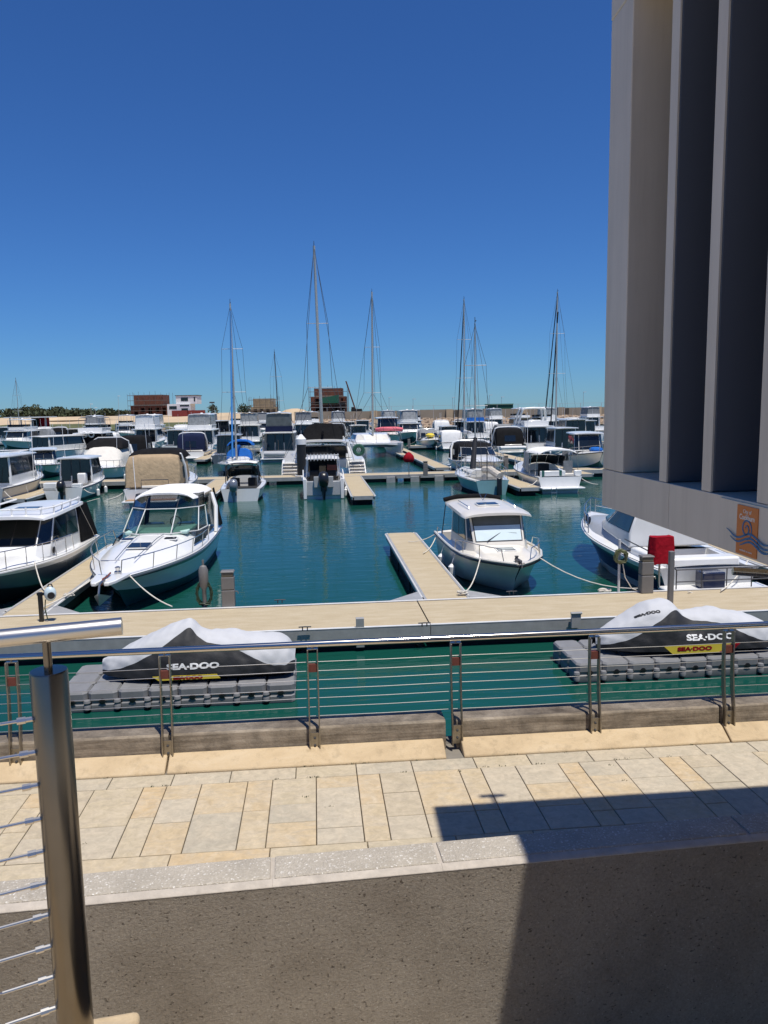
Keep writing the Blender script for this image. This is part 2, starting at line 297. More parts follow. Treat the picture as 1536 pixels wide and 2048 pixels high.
# ------------------------------------------------------------------ mesh helpers
class MB:
    def __init__(s): s.v = []; s.f = []; s.m = []
    def add(s, vs, fs, mi=0):
        o = len(s.v); s.v += [tuple(x) for x in vs]
        for f in fs: s.f.append([i+o for i in f]); s.m.append(mi)
        return s
    def box(s, c, d, mi=0, rz=0.0, taper=1.0):
        x, y, z = c; a, b, h = d[0]/2, d[1]/2, d[2]/2; ca, sa = math.cos(rz), math.sin(rz); P = []
        for k in (-1, 1):
            t = taper if k > 0 else 1
            for i, j in ((-1, -1), (1, -1), (1, 1), (-1, 1)):
                X, Y = i*a*t, j*b*t
                P.append((x+X*ca-Y*sa, y+X*sa+Y*ca, z+k*h))
        return s.add(P, [(3, 2, 1, 0), (4, 5, 6, 7), (0, 1, 5, 4), (1, 2, 6, 5), (2, 3, 7, 6), (3, 0, 4, 7)], mi)
    def loft(s, rings, mi=0, cap=True, closed=True, mis=None):
        k = len(rings[0]); o = len(s.v)
        for r in rings: s.v += [tuple(q) for q in r]
        for i in range(len(rings)-1):
            for j in range(k if closed else k-1):
                a, b = o+i*k+j, o+i*k+(j+1) % k
                s.f.append([a, b, b+k, a+k]); s.m.append(mis[j] if mis else mi)
        if cap and closed:
            s.f.append([o+j for j in range(k)][::-1]); s.m.append(mi)
            s.f.append([o+(len(rings)-1)*k+j for j in range(k)]); s.m.append(mi)
        return s
    def tube(s, pts, r, mi=0, n=6, r2=None, closed=False):
        pts = [Vector(q) for q in pts]; rings = []; N = len(pts)
        up = None
        for i, q in enumerate(pts):
            if closed: d = pts[(i+1) % N]-pts[i-1]
            else: d = pts[min(i+1, N-1)]-pts[max(i-1, 0)]
            if d.length < 1e-9: d = Vector((0, 0, 1))
            d.normalize()
            if up is None:
                up = Vector((0, 0, 1)) if abs(d.z) < 0.9 else Vector((1, 0, 0))
            a = d.cross(up)
            if a.length < 1e-6: a = d.orthogonal()
            a.normalize(); b = a.cross(d).normalized(); up = b
            rr = r if r2 is None else r+(r2-r)*i/max(1, N-1)
            rings.append([q+a*(rr*math.cos(2*math.pi*k/n))+b*(rr*math.sin(2*math.pi*k/n)) for k in range(n)])
        if closed: rings.append(rings[0])
        return s.loft(rings, mi, cap=not closed)
    def lathe(s, prof, c=(0, 0, 0), mi=0, n=14):
        rings = [[(c[0]+r*math.cos(2*math.pi*k/n), c[1]+r*math.sin(2*math.pi*k/n), c[2]+z) for k in range(n)] for r, z in prof]
        return s.loft(rings, mi)
    def prism(s, poly, z0, z1, mi=0):
        return s.loft([[(x, y, z0) for x, y in poly], [(x, y, z1) for x, y in poly]], mi)
    def quadpanel(s, q, u0, u1, v0, v1, off, th, mi=0, nrm=None):
        q = [Vector(x) for x in q]
        def P(u, v): return q[0].lerp(q[1], u).lerp(q[3].lerp(q[2], u), v)
        nn = (q[1]-q[0]).cross(q[3]-q[0])
        if nrm is not None and nn.dot(nrm) < 0: nn = -nn
        nn.normalize()
        c = [P(u0, v0), P(u1, v0), P(u1, v1), P(u0, v1)]
        return s.add([x+nn*(off-th) for x in c]+[x+nn*off for x in c], [(3, 2, 1, 0), (4, 5, 6, 7), (0, 1, 5, 4), (1, 2, 6, 5), (2, 3, 7, 6), (3, 0, 4, 7)], mi)
    def blob(s, c, r, mi=0, n=8, jit=0.0):
        rings = []
        for i in range(1, n//2+1):
            a = math.pi*i/(n//2+1)
            rings.append([(c[0]+r[0]*math.sin(a)*math.cos(2*math.pi*k/n)*(1+random.uniform(-jit, jit)), c[1]+r[1]*math.sin(a)*math.sin(2*math.pi*k/n)*(1+random.uniform(-jit, jit)), c[2]-r[2]*math.cos(a)) for k in range(n)])
        return s.loft(rings, mi)
    def build(s, name, mats, parent=None, smooth=True, angle=35, bevel=0, loc=None, rz=0, seg=2, fix=True):
        me = bpy.data.meshes.new(name); me.from_pydata(s.v, [], s.f)
        if isinstance(mats, str): mats = [mats]
        for x in mats: me.materials.append(MATS[x])
        me.polygons.foreach_set('material_index', s.m)
        if fix:
            bm = bmesh.new(); bm.from_mesh(me); bmesh.ops.recalc_face_normals(bm, faces=bm.faces); bm.to_mesh(me); bm.free()
        if smooth:
            me.polygons.foreach_set('use_smooth', [True]*len(me.polygons)); me.set_sharp_from_angle(angle=R(angle))
        me.update()
        o = bpy.data.objects.new(name, me); COL.objects.link(o)
        if parent: o.parent = parent
        if loc is not None: o.location = loc
        if rz: o.rotation_euler.z = rz
        if bevel:
            b = o.modifiers.new('bevel', 'BEVEL'); b.width = bevel; b.segments = seg; b.limit_method = 'ANGLE'; b.angle_limit = R(30)
        return o
def tag(o, label=None, cat=None, group=None, kind=None):
    if label: o['label'] = label
    if cat: o['category'] = cat
    if group: o['group'] = group
    if kind: o['kind'] = kind
    return o
def thing(name, label, cat, loc=(0, 0, 0), rz=0.0, group=None):
    o = bpy.data.objects.new(name, None); COL.objects.link(o); o.location = loc; o.rotation_euler.z = rz
    o.empty_display_size = 0.2
    return tag(o, label, cat, group)
def text_mesh(body, size, name, material, parent, mw, sx=1.0, off=0.0, ext=0.002, shear=0.0):
    c = bpy.data.curves.new(name, 'FONT'); c.body = body; c.size = size; c.offset = off; c.extrude = ext; c.align_x = 'CENTER'; c.align_y = 'CENTER'; c.shear = shear
    c.resolution_u = 3
    t = bpy.data.objects.new(name, c); COL.objects.link(t)
    bpy.context.view_layer.update()
    me = bpy.data.meshes.new_from_object(t.evaluated_get(bpy.context.evaluated_depsgraph_get()))
    bpy.data.objects.remove(t)
    me.materials.clear(); me.materials.append(MATS[material])
    for v in me.vertices: v.co.x *= sx
    o = bpy.data.objects.new(name, me); COL.objects.link(o); o.parent = parent; o.matrix_local = mw
    return o
def sag(a, b, drop, n=8):
    a, b = Vector(a), Vector(b)
    return [a.lerp(b, i/n)-Vector((0, 0, drop*4*(i/n)*(1-i/n))) for i in range(n+1)]
# ================================================================== SETTING
def sheet(name, pts, z, material, kind='structure'):
    mb = MB(); mb.add([(x, y, z) for x, y in pts], [tuple(range(len(pts)))])
    return tag(mb.build(name, material, smooth=False), kind=kind)
sheet('water', [(-5000, 4), (5000, 4), (5000, 14000), (-5000, 14000)], 0.0, 'water')
def uz(poly, name, material, u0, u1, parent=None, bevel=0, smooth=True):      # (n,z) section swept along u
    mb = MB(); mb.loft([[W(u0, n_, z_) for n_, z_ in poly], [W(u1, n_, z_) for n_, z_ in poly]])
    return mb.build(name, material, parent, bevel=bevel, smooth=smooth)
WZ = 1.45                                                                       # promenade level
# ground sheet behind the quay
p_ = [W(-160, 7.5), W(160, 7.5), W(160, -200), W(-160, -200)]
gs = sheet('promenade', [(q.x, q.y) for q in p_], WZ-0.064, 'pale_paving')
p_ = [W(-5.25, NC0) for NC0 in (5.78,)]+[W(7.9, 5.78), W(7.9, 7.47), W(-5.25, 7.47)]
jb = MB(); jb.add([(q.x, q.y, WZ-0.052) for q in p_], [(0, 1, 2, 3)]); jb.build('joint_bed', 'mortar', gs, smooth=False)
# --- paving stones, children of the promenade
_stone_cache = {}
def stone(u0, u1, n0, n1, tone=0.4):
    g = 0.008; a, b = round(u1-u0-g, 3), round(n1-n0-g, 3); key = (a, b)
    if key not in _stone_cache:
        mb = MB(); c = 0.004; h = 0.055
        r = lambda dx, z: [(-a/2+dx, -b/2+dx, z), (a/2-dx, -b/2+dx, z), (a/2-dx, b/2-dx, z), (-a/2+dx, b/2-dx, z)]
        mb.loft([r(0, -h), r(0, -c), r(c, 0)])
        me_o = mb.build('paving_stone', 'stone', gs, smooth=False); _stone_cache[key] = me_o.data; o = me_o
    else:
        o = bpy.data.objects.new('paving_stone', _stone_cache[key]); COL.objects.link(o); o.parent = gs
    o.color = (tone, 0, 0, 1); o.location = W((u0+u1)/2, (n0+n1)/2, WZ+random.uniform(-0.002, 0.002)); o.rotation_euler.z = UA
rs = random.Random(21)
NA, NB, NC, ND = 7.455, 7.215, 6.02, 5.80
u = -5.2
while u < 7.5:                                     # stretcher row against the kerb
    w = rs.choice([0.56, 0.60, 0.62, 0.64]); stone(u, u+w, NB, NA, rs.uniform(0.1, 0.72)); u += w
u = -5.2
while u < 7.5:                                     # near border row
    w = rs.choice([0.74, 0.8, 0.66]); stone(u, u+w, ND, NC, rs.uniform(0.6, 0.95)); u += w
u = -5.2; k = 0
WID = [0.40, 0.22, 0.34, 0.45, 0.22, 0.35, 0.44, 0.21, 0.38, 0.46, 0.22, 0.33, 0.44, 0.24, 0.42]
while u < 7.5:                                     # columns running towards the water
    w = WID[k % len(WID)]; k += 1; n_ = NC
    first = True
    while n_ < NB-0.01:
        ln = rs.choice([0.32, 0.42, 0.55, 0.64, 0.72]) if not first else rs.choice([0.25, 0.38, 0.5, 0.62]); first = False
        n2 = n_+ln
        if NB-n2 < 0.22: n2 = NB
        stone(u, u+w, n_, n2, rs.uniform(0.7, 1.0) if w < 0.26 else rs.choice([0.0, 0.2, 0.3, 0.45, 0.55, 0.7, 0.85])); n_ = n2
    u += w
# --- tufts of weed in the joints
wd = MB()
for i in range(34):
    uu = rs.uniform(-3, 4.5); nn = rs.choice([NB, NB, NA, NA, rs.uniform(NC, NB)])+rs.uniform(-0.01, 0.01)
    for j in range(7):
        c = W(uu+rs.gauss(0, 0.018), nn+rs.gauss(0, 0.006), WZ)
        d = Vector((rs.uniform(-1, 1), rs.uniform(-1, 1), 1.0))*0.014
        s_ = Vector((rs.uniform(-1, 1), rs.uniform(-1, 1), 0))*0.005
        wd.add([c-s_, c+s_, c+d], [(0, 1, 2)])
tag(wd.build('weeds', 'leaf', smooth=False), 'tiny dark weeds growing in the joints of the stone paving', 'weeds', kind='stuff')
# --- sea wall with kerb units
sw = thing('sea_wall', 'streaked brown concrete sea wall kerb along the paved promenade', 'wall')
cuts = [-13.3, -10.4, -7.45, -4.5, -1.57, 1.345, 4.30, 7.2, 10.1, 13.0]
for a, b in zip(cuts[:-1], cuts[1:]):
    ga = 0.058 if abs(a-1.345) < .01 else 0.006; gb = 0.058 if abs(b-1.345) < .01 else 0.006
    uz([(7.69, 1.40), (7.70, 1.57), (7.715, 1.735), (7.735, 1.752), (8.00, 1.752), (8.03, 1.73), (8.03, 0.9), (7.69, 0.9)], 'kerb_segment', 'kerb', a+ga, b-gb, sw, bevel=0.006)
    uz([(7.462, 1.38), (7.462, 1.462), (7.63, 1.560), (7.69, 1.572), (7.688, 1.38)], 'fillet', 'fillet', a+ga*1.6, b-gb*1.6, sw, bevel=0.012)
uz([(7.46, -1.5), (7.46, 1.44), (8.028, 1.44), (8.028, -1.5)], 'wall_face', 'quay_face', -60, 60, sw)
# --- cable railing on the sea wall
rl = thing('cable_railing', 'stainless steel cable railing with twin-plate posts on the sea wall', 'railing')
PU = [-3.06+1.487*k for k in range(-3, 8)]
mb = MB(); mb.tube([W(PU[0]-0.6, 7.735, 2.635), W(PU[-1]+0.6, 7.735, 2.635)], 0.034, n=16); mb.build('handrail', 'rail_steel', rl)
for z_ in [2.45-0.0965*k for k in range(7)]:
    mb = MB()
    for a, b in zip(PU[:-1], PU[1:]):
        mb.tube([W(a, 7.725, z_), W((a+b)/2, 7.725, z_-0.004), W(b, 7.725, z_)], 0.0034, n=5)
    mb.build('cable', 'cable', rl)
for uu in PU:
    po = thing('post', None, None, W(uu, 7.7, 0), UA); po.parent = rl
    for s in (-1, 1):
        mb = MB(); pr = [(-0.062, 1.50), (-0.068, 1.56), (-0.062, 1.70), (-0.020, 1.95), (0.006, 2.25), (0.010, 2.58), (0.062, 2.58), (0.060, 2.25), (0.042, 1.95), (0.012, 1.76), (0.008, 1.70), (0.0, 1.50)]
        mb.loft([[(s*0.050-0.0065, y_-(0.012 if y_ < 0.02 else 0), z_) for y_, z_ in pr], [(s*0.050+0.0065, y_-(0.012 if y_ < 0.02 else 0), z_) for y_, z_ in pr]])
        mb.build('plate', 'plate_steel', po, bevel=0.002, seg=1)
    mb = MB(); mb.box((0, -0.035, 1.615), (0.09, 0.012, 0.20)); mb.build('base_plate', 'plate_steel', po)
    for z_ in (1.58, 1.66):
        mb = MB(); mb.lathe([(0.013, 0), (0.013, 0.008), (0.007, 0.012)], n=8)
        b = mb.build('bolt', 'wire', po, loc=(0, -0.042, z_)); b.rotation_euler.x = R(90)
    mb = MB(); mb.box((0, 0.03, 2.385), (0.089, 0.03, 0.085)); mb.build('spacer', 'rust_brown', po)
    mb = MB(); mb.box((0, 0.035, 2.585), (0.11, 0.05, 0.008)); mb.tube([(0, 0.035, 2.585), (0, 0.035, 2.62)], 0.012, n=8); mb.build('saddle', 'steel_dull', po)
# --- low concrete wall in front
WA = R(7.4); WT = 2.62
def LW(a, b, z=0.0):                               # wall frame: along, across (0 = near face)
    return Vector((-0.53+a*math.cos(WA)-b*math.sin(WA), 3.675+a*math.sin(WA)+b*math.cos(WA), z))
lw = thing('concrete_wall', 'low pitted grey brown concrete wall with pale coping below the terrace', 'wall')
def lwbox(name, material, a0, a1, sec, bevel=0.0):
    mb = MB(); mb.loft([[LW(a0, b, z) for b, z in sec], [LW(a1, b, z) for b, z in sec]]); return mb.build(name, material, lw, bevel=bevel)
lwbox('wall_body', 'pitted', -9, 9, [(0, 1.3), (0, WT-0.024), (0.25, WT-0.024), (0.25, 1.3)])
jo = [-9, -2.9]
for px, py in ((545, 1750), (878, 1712)):
    q = at(px, py, WT)-LW(0, 0, WT); jo.append(q.x*math.cos(WA)+q.y*math.sin(WA))
jo += [jo[-1]+1.75, 9]
for a, b in zip(jo[:-1], jo[1:]):
    lwbox('coping', 'aggregate', a+0.012, b-0.012, [(0.050, WT-0.0235), (0.050, WT-0.004), (0.056, WT), (0.243, WT), (0.252, WT-0.01), (0.252, WT-0.0235)], 0.003)
    lwbox('coping_edge', 'cement', a, b, [(-0.002, WT-0.0235), (-0.001, WT-0.018), (0.012, WT-0.010), (0.049, WT-0.005), (0.049, WT-0.0235)], 0.002)
    lwbox('joint_fill', 'cement', b-0.0115, b+0.0115, [(0.051, WT-0.023), (0.051, WT-0.010), (0.25, WT-0.010), (0.25, WT-0.023)])
# --- terrace under the camera and its stone edge
tr = MB(); tr.loft([[(x, y, 3.0) for x, y in [(-5, -6), (5, -6), (5, 1.15), (-5, 0.9)]], [(x, y, 3.28) for x, y in [(-5, -6), (5, -6), (5, 1.15), (-5, 0.9)]]])
tag(tr.build('terrace', 'terrace', smooth=False), kind='structure')
c_ = at(281, 2016, 3.34)
mb = MB(); ca, sa = math.cos(R(12)), math.sin(R(12))
pl = [(0, 0), (-1.6, 0), (-1.6, -0.9), (0.0, -0.9)]
pl = [(c_.x+x*ca-y*sa, c_.y+x*sa+y*ca) for x, y in pl]
mb.prism(pl, 3.10, 3.34)
tag(mb.build('coping_stone', 'stone', bevel=0.018, seg=3), 'pale sandstone edge block at the foot of the steel post', 'stone')
# --- near stainless handrail post
pt = atd(97, 1340, 1.88); PX, PY, PZ = pt
hp = thing('handrail_post', 'thick brushed steel post carrying a short handrail and tension cables', 'handrail', (PX, PY, 0))
mb = MB(); mb.lathe([(0.0455, 3.3), (0.0455, PZ-0.004), (0.0435, PZ), (0.02, PZ+0.0005)], n=40); mb.build('post', 'post_steel', hp, angle=50)
ra_, rb_ = atd(-190, 1297, 1.80), atd(243, 1253, 1.92)
ra_ = ra_-Vector((PX, PY, 0)); rb_ = rb_-Vector((PX, PY, 0)); dr = (ra_-rb_).normalized()
t_ = -rb_.x/(ra_.x-rb_.x); st_ = rb_.lerp(ra_, t_)
off_ = Vector((-st_.x, -st_.y, 0)); ra_ += off_; rb_ += off_
mb = MB(); mb.tube([ra_, rb_], 0.0225, n=32); mb.build('handrail', 'near_rail', hp)
mb = MB(); mb.tube([(0, 0, PZ-0.01), (0, 0, ra_.lerp(rb_, ra_.x/(ra_.x-rb_.x)).z-0.01)], 0.0105, n=12); mb.build('stub', 'post_steel', hp)
for yy in (1432, 1498, 1563, 1630, 1694, 1757, 1820, 1882, 1943, 2004):
    zc = atd(80+(yy-1432)*0.075, yy, 1.88).z
    dh = Vector((dr.x, dr.y-0.12-0.00018*(yy-1432), dr.z)).normalized(); s0 = dh*0.045+Vector((0, 0, zc))
    mb = MB()
    mb.tube([s0, s0+dh*0.022], 0.0068, n=8); mb.tube([s0+dh*0.016, s0+dh*0.036], 0.0092, n=8)
    mb.tube([s0+dh*0.036, s0+dh*0.12], 0.0042, n=8); mb.tube([s0+dh*0.12, s0+dh*0.9], 0.0025, n=6)
    mb.build('tension_cable', 'near_rail', hp)
# --- building overhanging the promenade
BU, BN, BZ, BT = 1.88, 4.944, 4.35, 7.63
FT = 4.592                                     # top of the fascia
def BW(u, n, z): return W(u+(n-BN)*0.035, n, z)
bl = thing('waterfront_building', 'grey clad building with vertical fins overhanging the promenade', 'building')
def ubox(name, material, u0, u1, n0, n1, z0, z1, parent=bl, bevel=0.006):
    mb = MB(); mb.loft([[BW(a, b, z0) for a, b in ((u0, n0), (u1, n0), (u1, n1), (u0, n1))], [BW(a, b, z1) for a, b in ((u0, n0), (u1, n0), (u1, n1), (u0, n1))]])
    return mb.build(name, material, parent, bevel=bevel, smooth=False)
pn = BN
for i in range(9):
    ubox('fascia_panel', 'facade', BU, 9, pn-1.046, pn, BZ, FT, bevel=0.003); pn -= 1.05
ubox('corner_column', 'facade', BU+0.002, BU+0.9, 4.58, BN-0.002, FT+0.002, BT-0.3)
ubox('end_wall', 'facade', BU+0.9, 9, 4.68, BN-0.004, FT+0.002, BT-0.3)
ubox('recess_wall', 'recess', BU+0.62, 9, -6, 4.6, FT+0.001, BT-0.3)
ubox('roof_slab', 'facade', BU, 9, -6, BN, BT-0.298, BT)
nn = 3.985
while nn > -5:
    ubox('fin', 'fin_shade', BU+0.012, BU+0.60, nn-0.046, nn+0.046, FT+0.003, BT-0.302)
    ubox('fin_edge', 'facade', BU+0.002, BU+0.0115, nn-0.046, nn+0.046, FT+0.003, BT-0.302, bevel=0)
    nn -= 0.497
# small aerial on the roof (its shadow lies on the paving)
sh = at(985, 1592, WZ); hh = BT-WZ+0.30
rp_ = sh+sd*(hh/sd.z)
ae = thing('roof_aerial', 'small dark bar aerial on a rod at the roof edge of grey building', 'aerial', (rp_.x, rp_.y, BT))
mb = MB(); e2 = W(0, -0.6); mb.tube([e2, Vector((e2.x, e2.y, 0.3)), (0, 0, 0.33)], 0.02); mb.build('rod', 'wire', ae)
mb = MB(); mb.box((0, 0, 0.31), (0.24, 0.05, 0.03), rz=UA); mb.lathe([(0.035, 0.28), (0.035, 0.33)], n=10); mb.build('head', 'wire', ae, smooth=False)
# council sign on the fascia: plate, orange banner, wave emblem, lettering
sg = thing('council_sign', 'orange council sign with blue spiral wave emblem on the grey fascia', 'sign', BW(BU, 0, 0), UA-math.atan(0.035))
def npx(p, y=1060):
    r = ((FW+RC*((p-768)/FPX)-UC*((y-1024)/FPX))); r = r.x/r.y
    c, s = math.cos(UA), math.sin(UA); return (BU-0.035*BN)*(c-r*s)/(r*c+s-0.035*(c-r*s))
nA, nB, nL = npx(1478), npx(1520), npx(1441)
def sbox(name, material, x0, x1, n0, n1, z0, z1):
    mb = MB(); mb.box(((x0+x1)/2, (n0+n1)/2, (z0+z1)/2), (abs(x1-x0), abs(n1-n0), z1-z0)); return mb.build(name, material, sg, smooth=False)
sbox('backing_plate', 'facade', -0.008, -0.0, nL-1.6, nL, BZ+0.005, FT-0.01)
zb0, zb1 = BZ+0.012, FT-0.02
sbox('banner', 'sign_orange', -0.0125, -0.0085, nB, nA, zb0, zb1)
nc = (nA+nB)/2; zc = zb0+(zb1-zb0)*0.40; hw = (nA-nB)/2
def onface(pts, r, material, name):                # flat ribbon in the face plane
    mb = MB(); k = len(pts); rr = []
    for i, (a, b) in enumerate(pts):
        da = pts[min(i+1, k-1)][0]-pts[max(i-1, 0)][0]; db = pts[min(i+1, k-1)][1]-pts[max(i-1, 0)][1]; L = math.hypot(da, db) or 1
        w = r*math.sin(math.pi*(i+0.6)/(k+0.2))**0.5
        rr.append([(-0.0145, a-db/L*w, b+da/L*w), (-0.0145, a+db/L*w, b-da/L*w), (-0.0128, a+db/L*w, b-da/L*w), (-0.0128, a-db/L*w, b+da/L*w)])
    mb.loft(rr); return mb.build(name, material, sg, smooth=False)
sp_ = []
for i in range(40):
    a = i/39*math.pi*3.6; r_ = 0.008+0.036*i/39*hw/0.075
    sp_.append((nc-r_*math.cos(a)*-1, zc+0.03+r_*math.sin(a)))
onface(sp_, 0.0038, 'sign_blue', 'emblem')
for dz, x0, x1 in ((0.010, -2.0, 2.4), (-0.008, -1.6, 2.6), (-0.024, -0.6, 2.4)):
    onface([(nc-hw*(x0+(x1-x0)*i/30), zc+dz-0.012+0.014*math.sin(2.4*(x0+(x1-x0)*i/30)+0.6)) for i in range(31)], 0.0045, 'sign_blue', 'emblem')
Ms = Matrix(((0, 0, -1, 0), (-1, 0, 0, 0), (0, 1, 0, 0), (0, 0, 0, 1)))
def stext(body, size, z, sx=1.0, off=0.0):
    text_mesh(body, size, 'lettering', 'sign_text', sg, Matrix.Translation((-0.0132, nc, z)) @ Ms, sx, off, 0.0006)
zh = zb1-zb0; stext('City of', 0.024, zb0+zh*0.885, 1.0, 0.0); stext('Cockburn', 0.032, zb0+zh*0.765, 0.95, 0.0006); stext('wetlands to waves', 0.0135, zb0+zh*0.09, 1.0)
# steel handrail below the building
hr2 = thing('stair_handrail', 'steel stair handrail tube below the grey fascia', 'handrail')
mb = MB(); mb.tube([W(2.44, 4.3, 4.02), W(3.9, 3.9, 3.94)], 0.025, n=12); mb.build('rail', 'tube_steel', hr2)
mb = MB(); mb.tube([W(3.5, 4.0, 1.45), W(3.5, 4.0, 3.95)], 0.02, n=10); mb.build('post', 'tube_steel', hr2)
# ================================================================== PONTOONS AND THEIR FURNITURE
def pontoon(u0, u1, n0, n1, label, rot=UA, name='floating_pontoon', zt=0.5, joints=(), near=True):
    po = thing(name, label, 'pontoon', (0, 0, 0), rot)
    cut = [u0]+list(joints)+[u1]
    for a, b in zip(cut[:-1], cut[1:]):
        mb = MB(); mb.box(((a+b)/2, (n0+n1)/2, zt-0.03), (b-a-0.03, n1-n0-0.16, 0.06)); mb.build('deck', 'deck', po, smooth=False)
        for y_ in (n0+0.04, n1-0.04):
            mb = MB(); mb.box(((a+b)/2, y_, zt-0.115), (b-a-0.012, 0.075, 0.25)); mb.build('edge_beam', 'alu', po, smooth=False, bevel=0.008)
            mb = MB(); mb.box(((a+b)/2, y_, zt+0.017), (b-a-0.014, 0.085, 0.012)); mb.build('edge_cap', 'alu_white', po, smooth=False)
        k = max(1, int((b-a)/3.0)); w = (b-a)/k
        for i in range(k):
            mb = MB(); mb.box((a+w*(i+0.5), (n0+n1)/2, 0.0), (w*0.8, n1-n0-0.4, 0.5)); mb.build('float', 'float_dark', po, smooth=False)
    return po
def finger(u0, u1, n0, n1, label, zt=0.5, gus=True):
    po = thing('finger_pontoon', label, 'pontoon', (0, 0, 0), UA)
    x, y = (u0+u1)/2, (n0+n1)/2
    mb = MB(); c = 0.12
    pl = [(u0+0.06, n0), (u1-0.06, n0), (u1-0.06, n1-c), (u1-0.06-c, n1-0.04), (u0+0.06+c, n1-0.04), (u0+0.06, n1-c)]
    mb.prism(pl, zt-0.05, zt); d = mb.build('deck', 'deck', po, smooth=False)
    for s, xx in ((-1, u0+0.03), (1, u1-0.03)):
        mb = MB(); mb.box((xx, y-0.05, zt-0.10), (0.06, n1-n0-0.12, 0.22)); mb.build('edge_beam', 'alu', po, smooth=False)
        mb = MB(); mb.tube([(xx+s*0.045, n0+0.3, zt-0.03), (xx+s*0.045, n1-0.15, zt-0.03), (xx-s*0.04, n1+0.02, zt-0.03)], 0.035, n=8); mb.build('fender_strip', 'alu_white', po)
    mb = MB(); mb.box((x, n1-0.0, zt-0.10), (u1-u0-0.24, 0.05, 0.2)); mb.build('end_beam', 'alu', po, smooth=False)
    for i in range(3):
        mb = MB(); mb.box((x, n0+(n1-n0)*(0.2+0.3*i), 0.0), (u1-u0-0.18, (n1-n0)*0.26, 0.5)); mb.build('float', 'float_dark', po, smooth=False)
    if gus:
        for s, xx in ((-1, u0), (1, u1)):
            mb = MB(); mb.prism([(xx+s*0.02, n0+0.95), (xx+s*0.02, n0-0.02), (xx+s*0.95, n0-0.02)], zt-0.08, zt-0.008); mb.build('gusset_plate', 'alu', po, smooth=False)
    return po
pontoon(-26, 30, 15.66, 17.84, 'long sandy decked pontoon walkway running behind the covered jet skis', joints=(-21.8, -9.75, 2.31, 14.3))
finger(2.50, 3.60, 17.86, 28.1, 'sandy finger pontoon beside the cream pilothouse boat')
finger(-7.27, -6.33, 17.86, 27.6, 'sandy finger pontoon between aluminium boat and white sports cruiser')
finger(12.4, 13.5, 17.86, 28.0, 'sandy finger pontoon beyond the navy hulled boat')
# second and third walkways
pontoon(-60, 60, 53.5, 55.6, 'distant sandy pontoon walkway with grey brackets behind moored sterns', joints=(-45, -30, -15, 0, 15, 30, 45))
pontoon(-80, 1.5, 95.5, 97.5, 'far sandy pontoon walkway left of the broad bowed catamaran', joints=(-60, -40, -20))
pontoon(11.5, 80, 95.5, 97.5, 'far sandy pontoon walkway right of the broad bowed catamaran', joints=(30, 50, 65))
pontoon(-110, 110, 139, 141, 'farthest pontoon walkway in front of the rock shore', joints=(-80, -40, 0, 40, 80))
def fing2(px, py, n1, lab, toward=True, w=1.25):
    q = at(px, py, 0.5); uu = q.x*math.cos(UA)+q.y*math.sin(UA); nn = -q.x*math.sin(UA)+q.y*math.cos(UA)
    return uu, nn
def nearfinger(px, py, ntop, lab, w=1.25):         # finger whose near end is at the pixel
    uu, nn = fing2(px, py, 0, '')
    po = finger(-w/2, w/2, 0, ntop-nn, lab, gus=False); po.location = W(uu, ntop); po.rotation_euler.z = UA+math.pi
    return po
nearfinger(727, 992, 53.5, 'short sandy finger pontoon beside the aluminium boat with black outboard')
nearfinger(1060, 975, 53.5, 'sandy finger pontoon between blue sailing boat and open cruiser')
nearfinger(410, 987, 53.5, 'sandy finger pontoon beside the beige canvas cruiser')
nearfinger(30, 998, 53.5, 'sandy finger pontoon beside the grey hulled boat')
nearfinger(885, 935, 95.5, 'sandy finger pontoon reaching out behind the blue sailing boat')
nearfinger(1170, 948, 95.5, 'sandy finger pontoon behind the open white cruiser')
nearfinger(400, 919, 95.5, 'sandy finger pontoon beside the navy canvas cruiser')
nearfinger(815, 910, 95.5, 'short finger pontoon with red folded umbrella near the catamaran')
def bracket(uu, lab):                              # float ends hanging below the second walkway's near edge
    r = thing('pontoon_bracket', lab, 'bracket', W(uu, 53.42, 0), UA, 'brackets under the second walkway')
    mb = MB(); mb.box((0, 0, 0.06), (0.62, 0.12, 0.66)); mb.build('plate', 'alu', r, smooth=False, bevel=0.02)
    mb = MB(); mb.box((0.36, 0.02, 0.06), (0.06, 0.14, 0.7)); mb.build('rib', 'float_dark', r, smooth=False)
for px, lab in ((785, 'pale grey bracket under the second walkway between short finger and red umbrella'), (836, 'pale grey bracket under the second walkway below the grey service pedestal'), (888, 'pale grey bracket under the second walkway next to blue sailing boat')):
    q = at(px, 968, 0.0); bracket(q.x*math.cos(UA)+q.y*math.sin(UA), lab)
def rootat(name, label, cat, px, py, z=0.5, group=None, rz=UA):
    return thing(name, label, cat, at(px, py, z), rz, group)
# pontoon pile guide, cleats
def cleat(px, py, lab):
    r = rootat('mooring_cleat', lab, 'cleat', px, py, 0.525)
    mb = MB(); mb.tube([(-0.13, 0, 0.075), (0.0, 0, 0.08), (0.13, 0, 0.075)], 0.013, n=6); mb.build('horn', 'wire', r)
    for s in (-1, 1):
        mb = MB(); mb.tube([(s*0.05, 0, 0), (s*0.05, 0, 0.075)], 0.014, n=6); mb.build('leg', 'wire', r)
    return r
cleat(610, 1261, 'dark mooring cleat on pontoon edge nearest the left jet ski')
cleat(849, 1253, 'dark mooring cleat on pontoon edge at the deck joint')
cleat(1443, 1230, 'dark mooring cleat on pontoon edge behind the right jet ski')
cleat(1023, 1189, 'bare mooring cleat on pontoon edge in front of cream pilothouse boat')
cleat(560, 1206, 'bare mooring cleat on pontoon edge at the empty berth')
g = rootat('pile_guide', 'upright grey metal bracket on the pontoon edge over dark water', 'bracket', 720, 1256, 0.5)
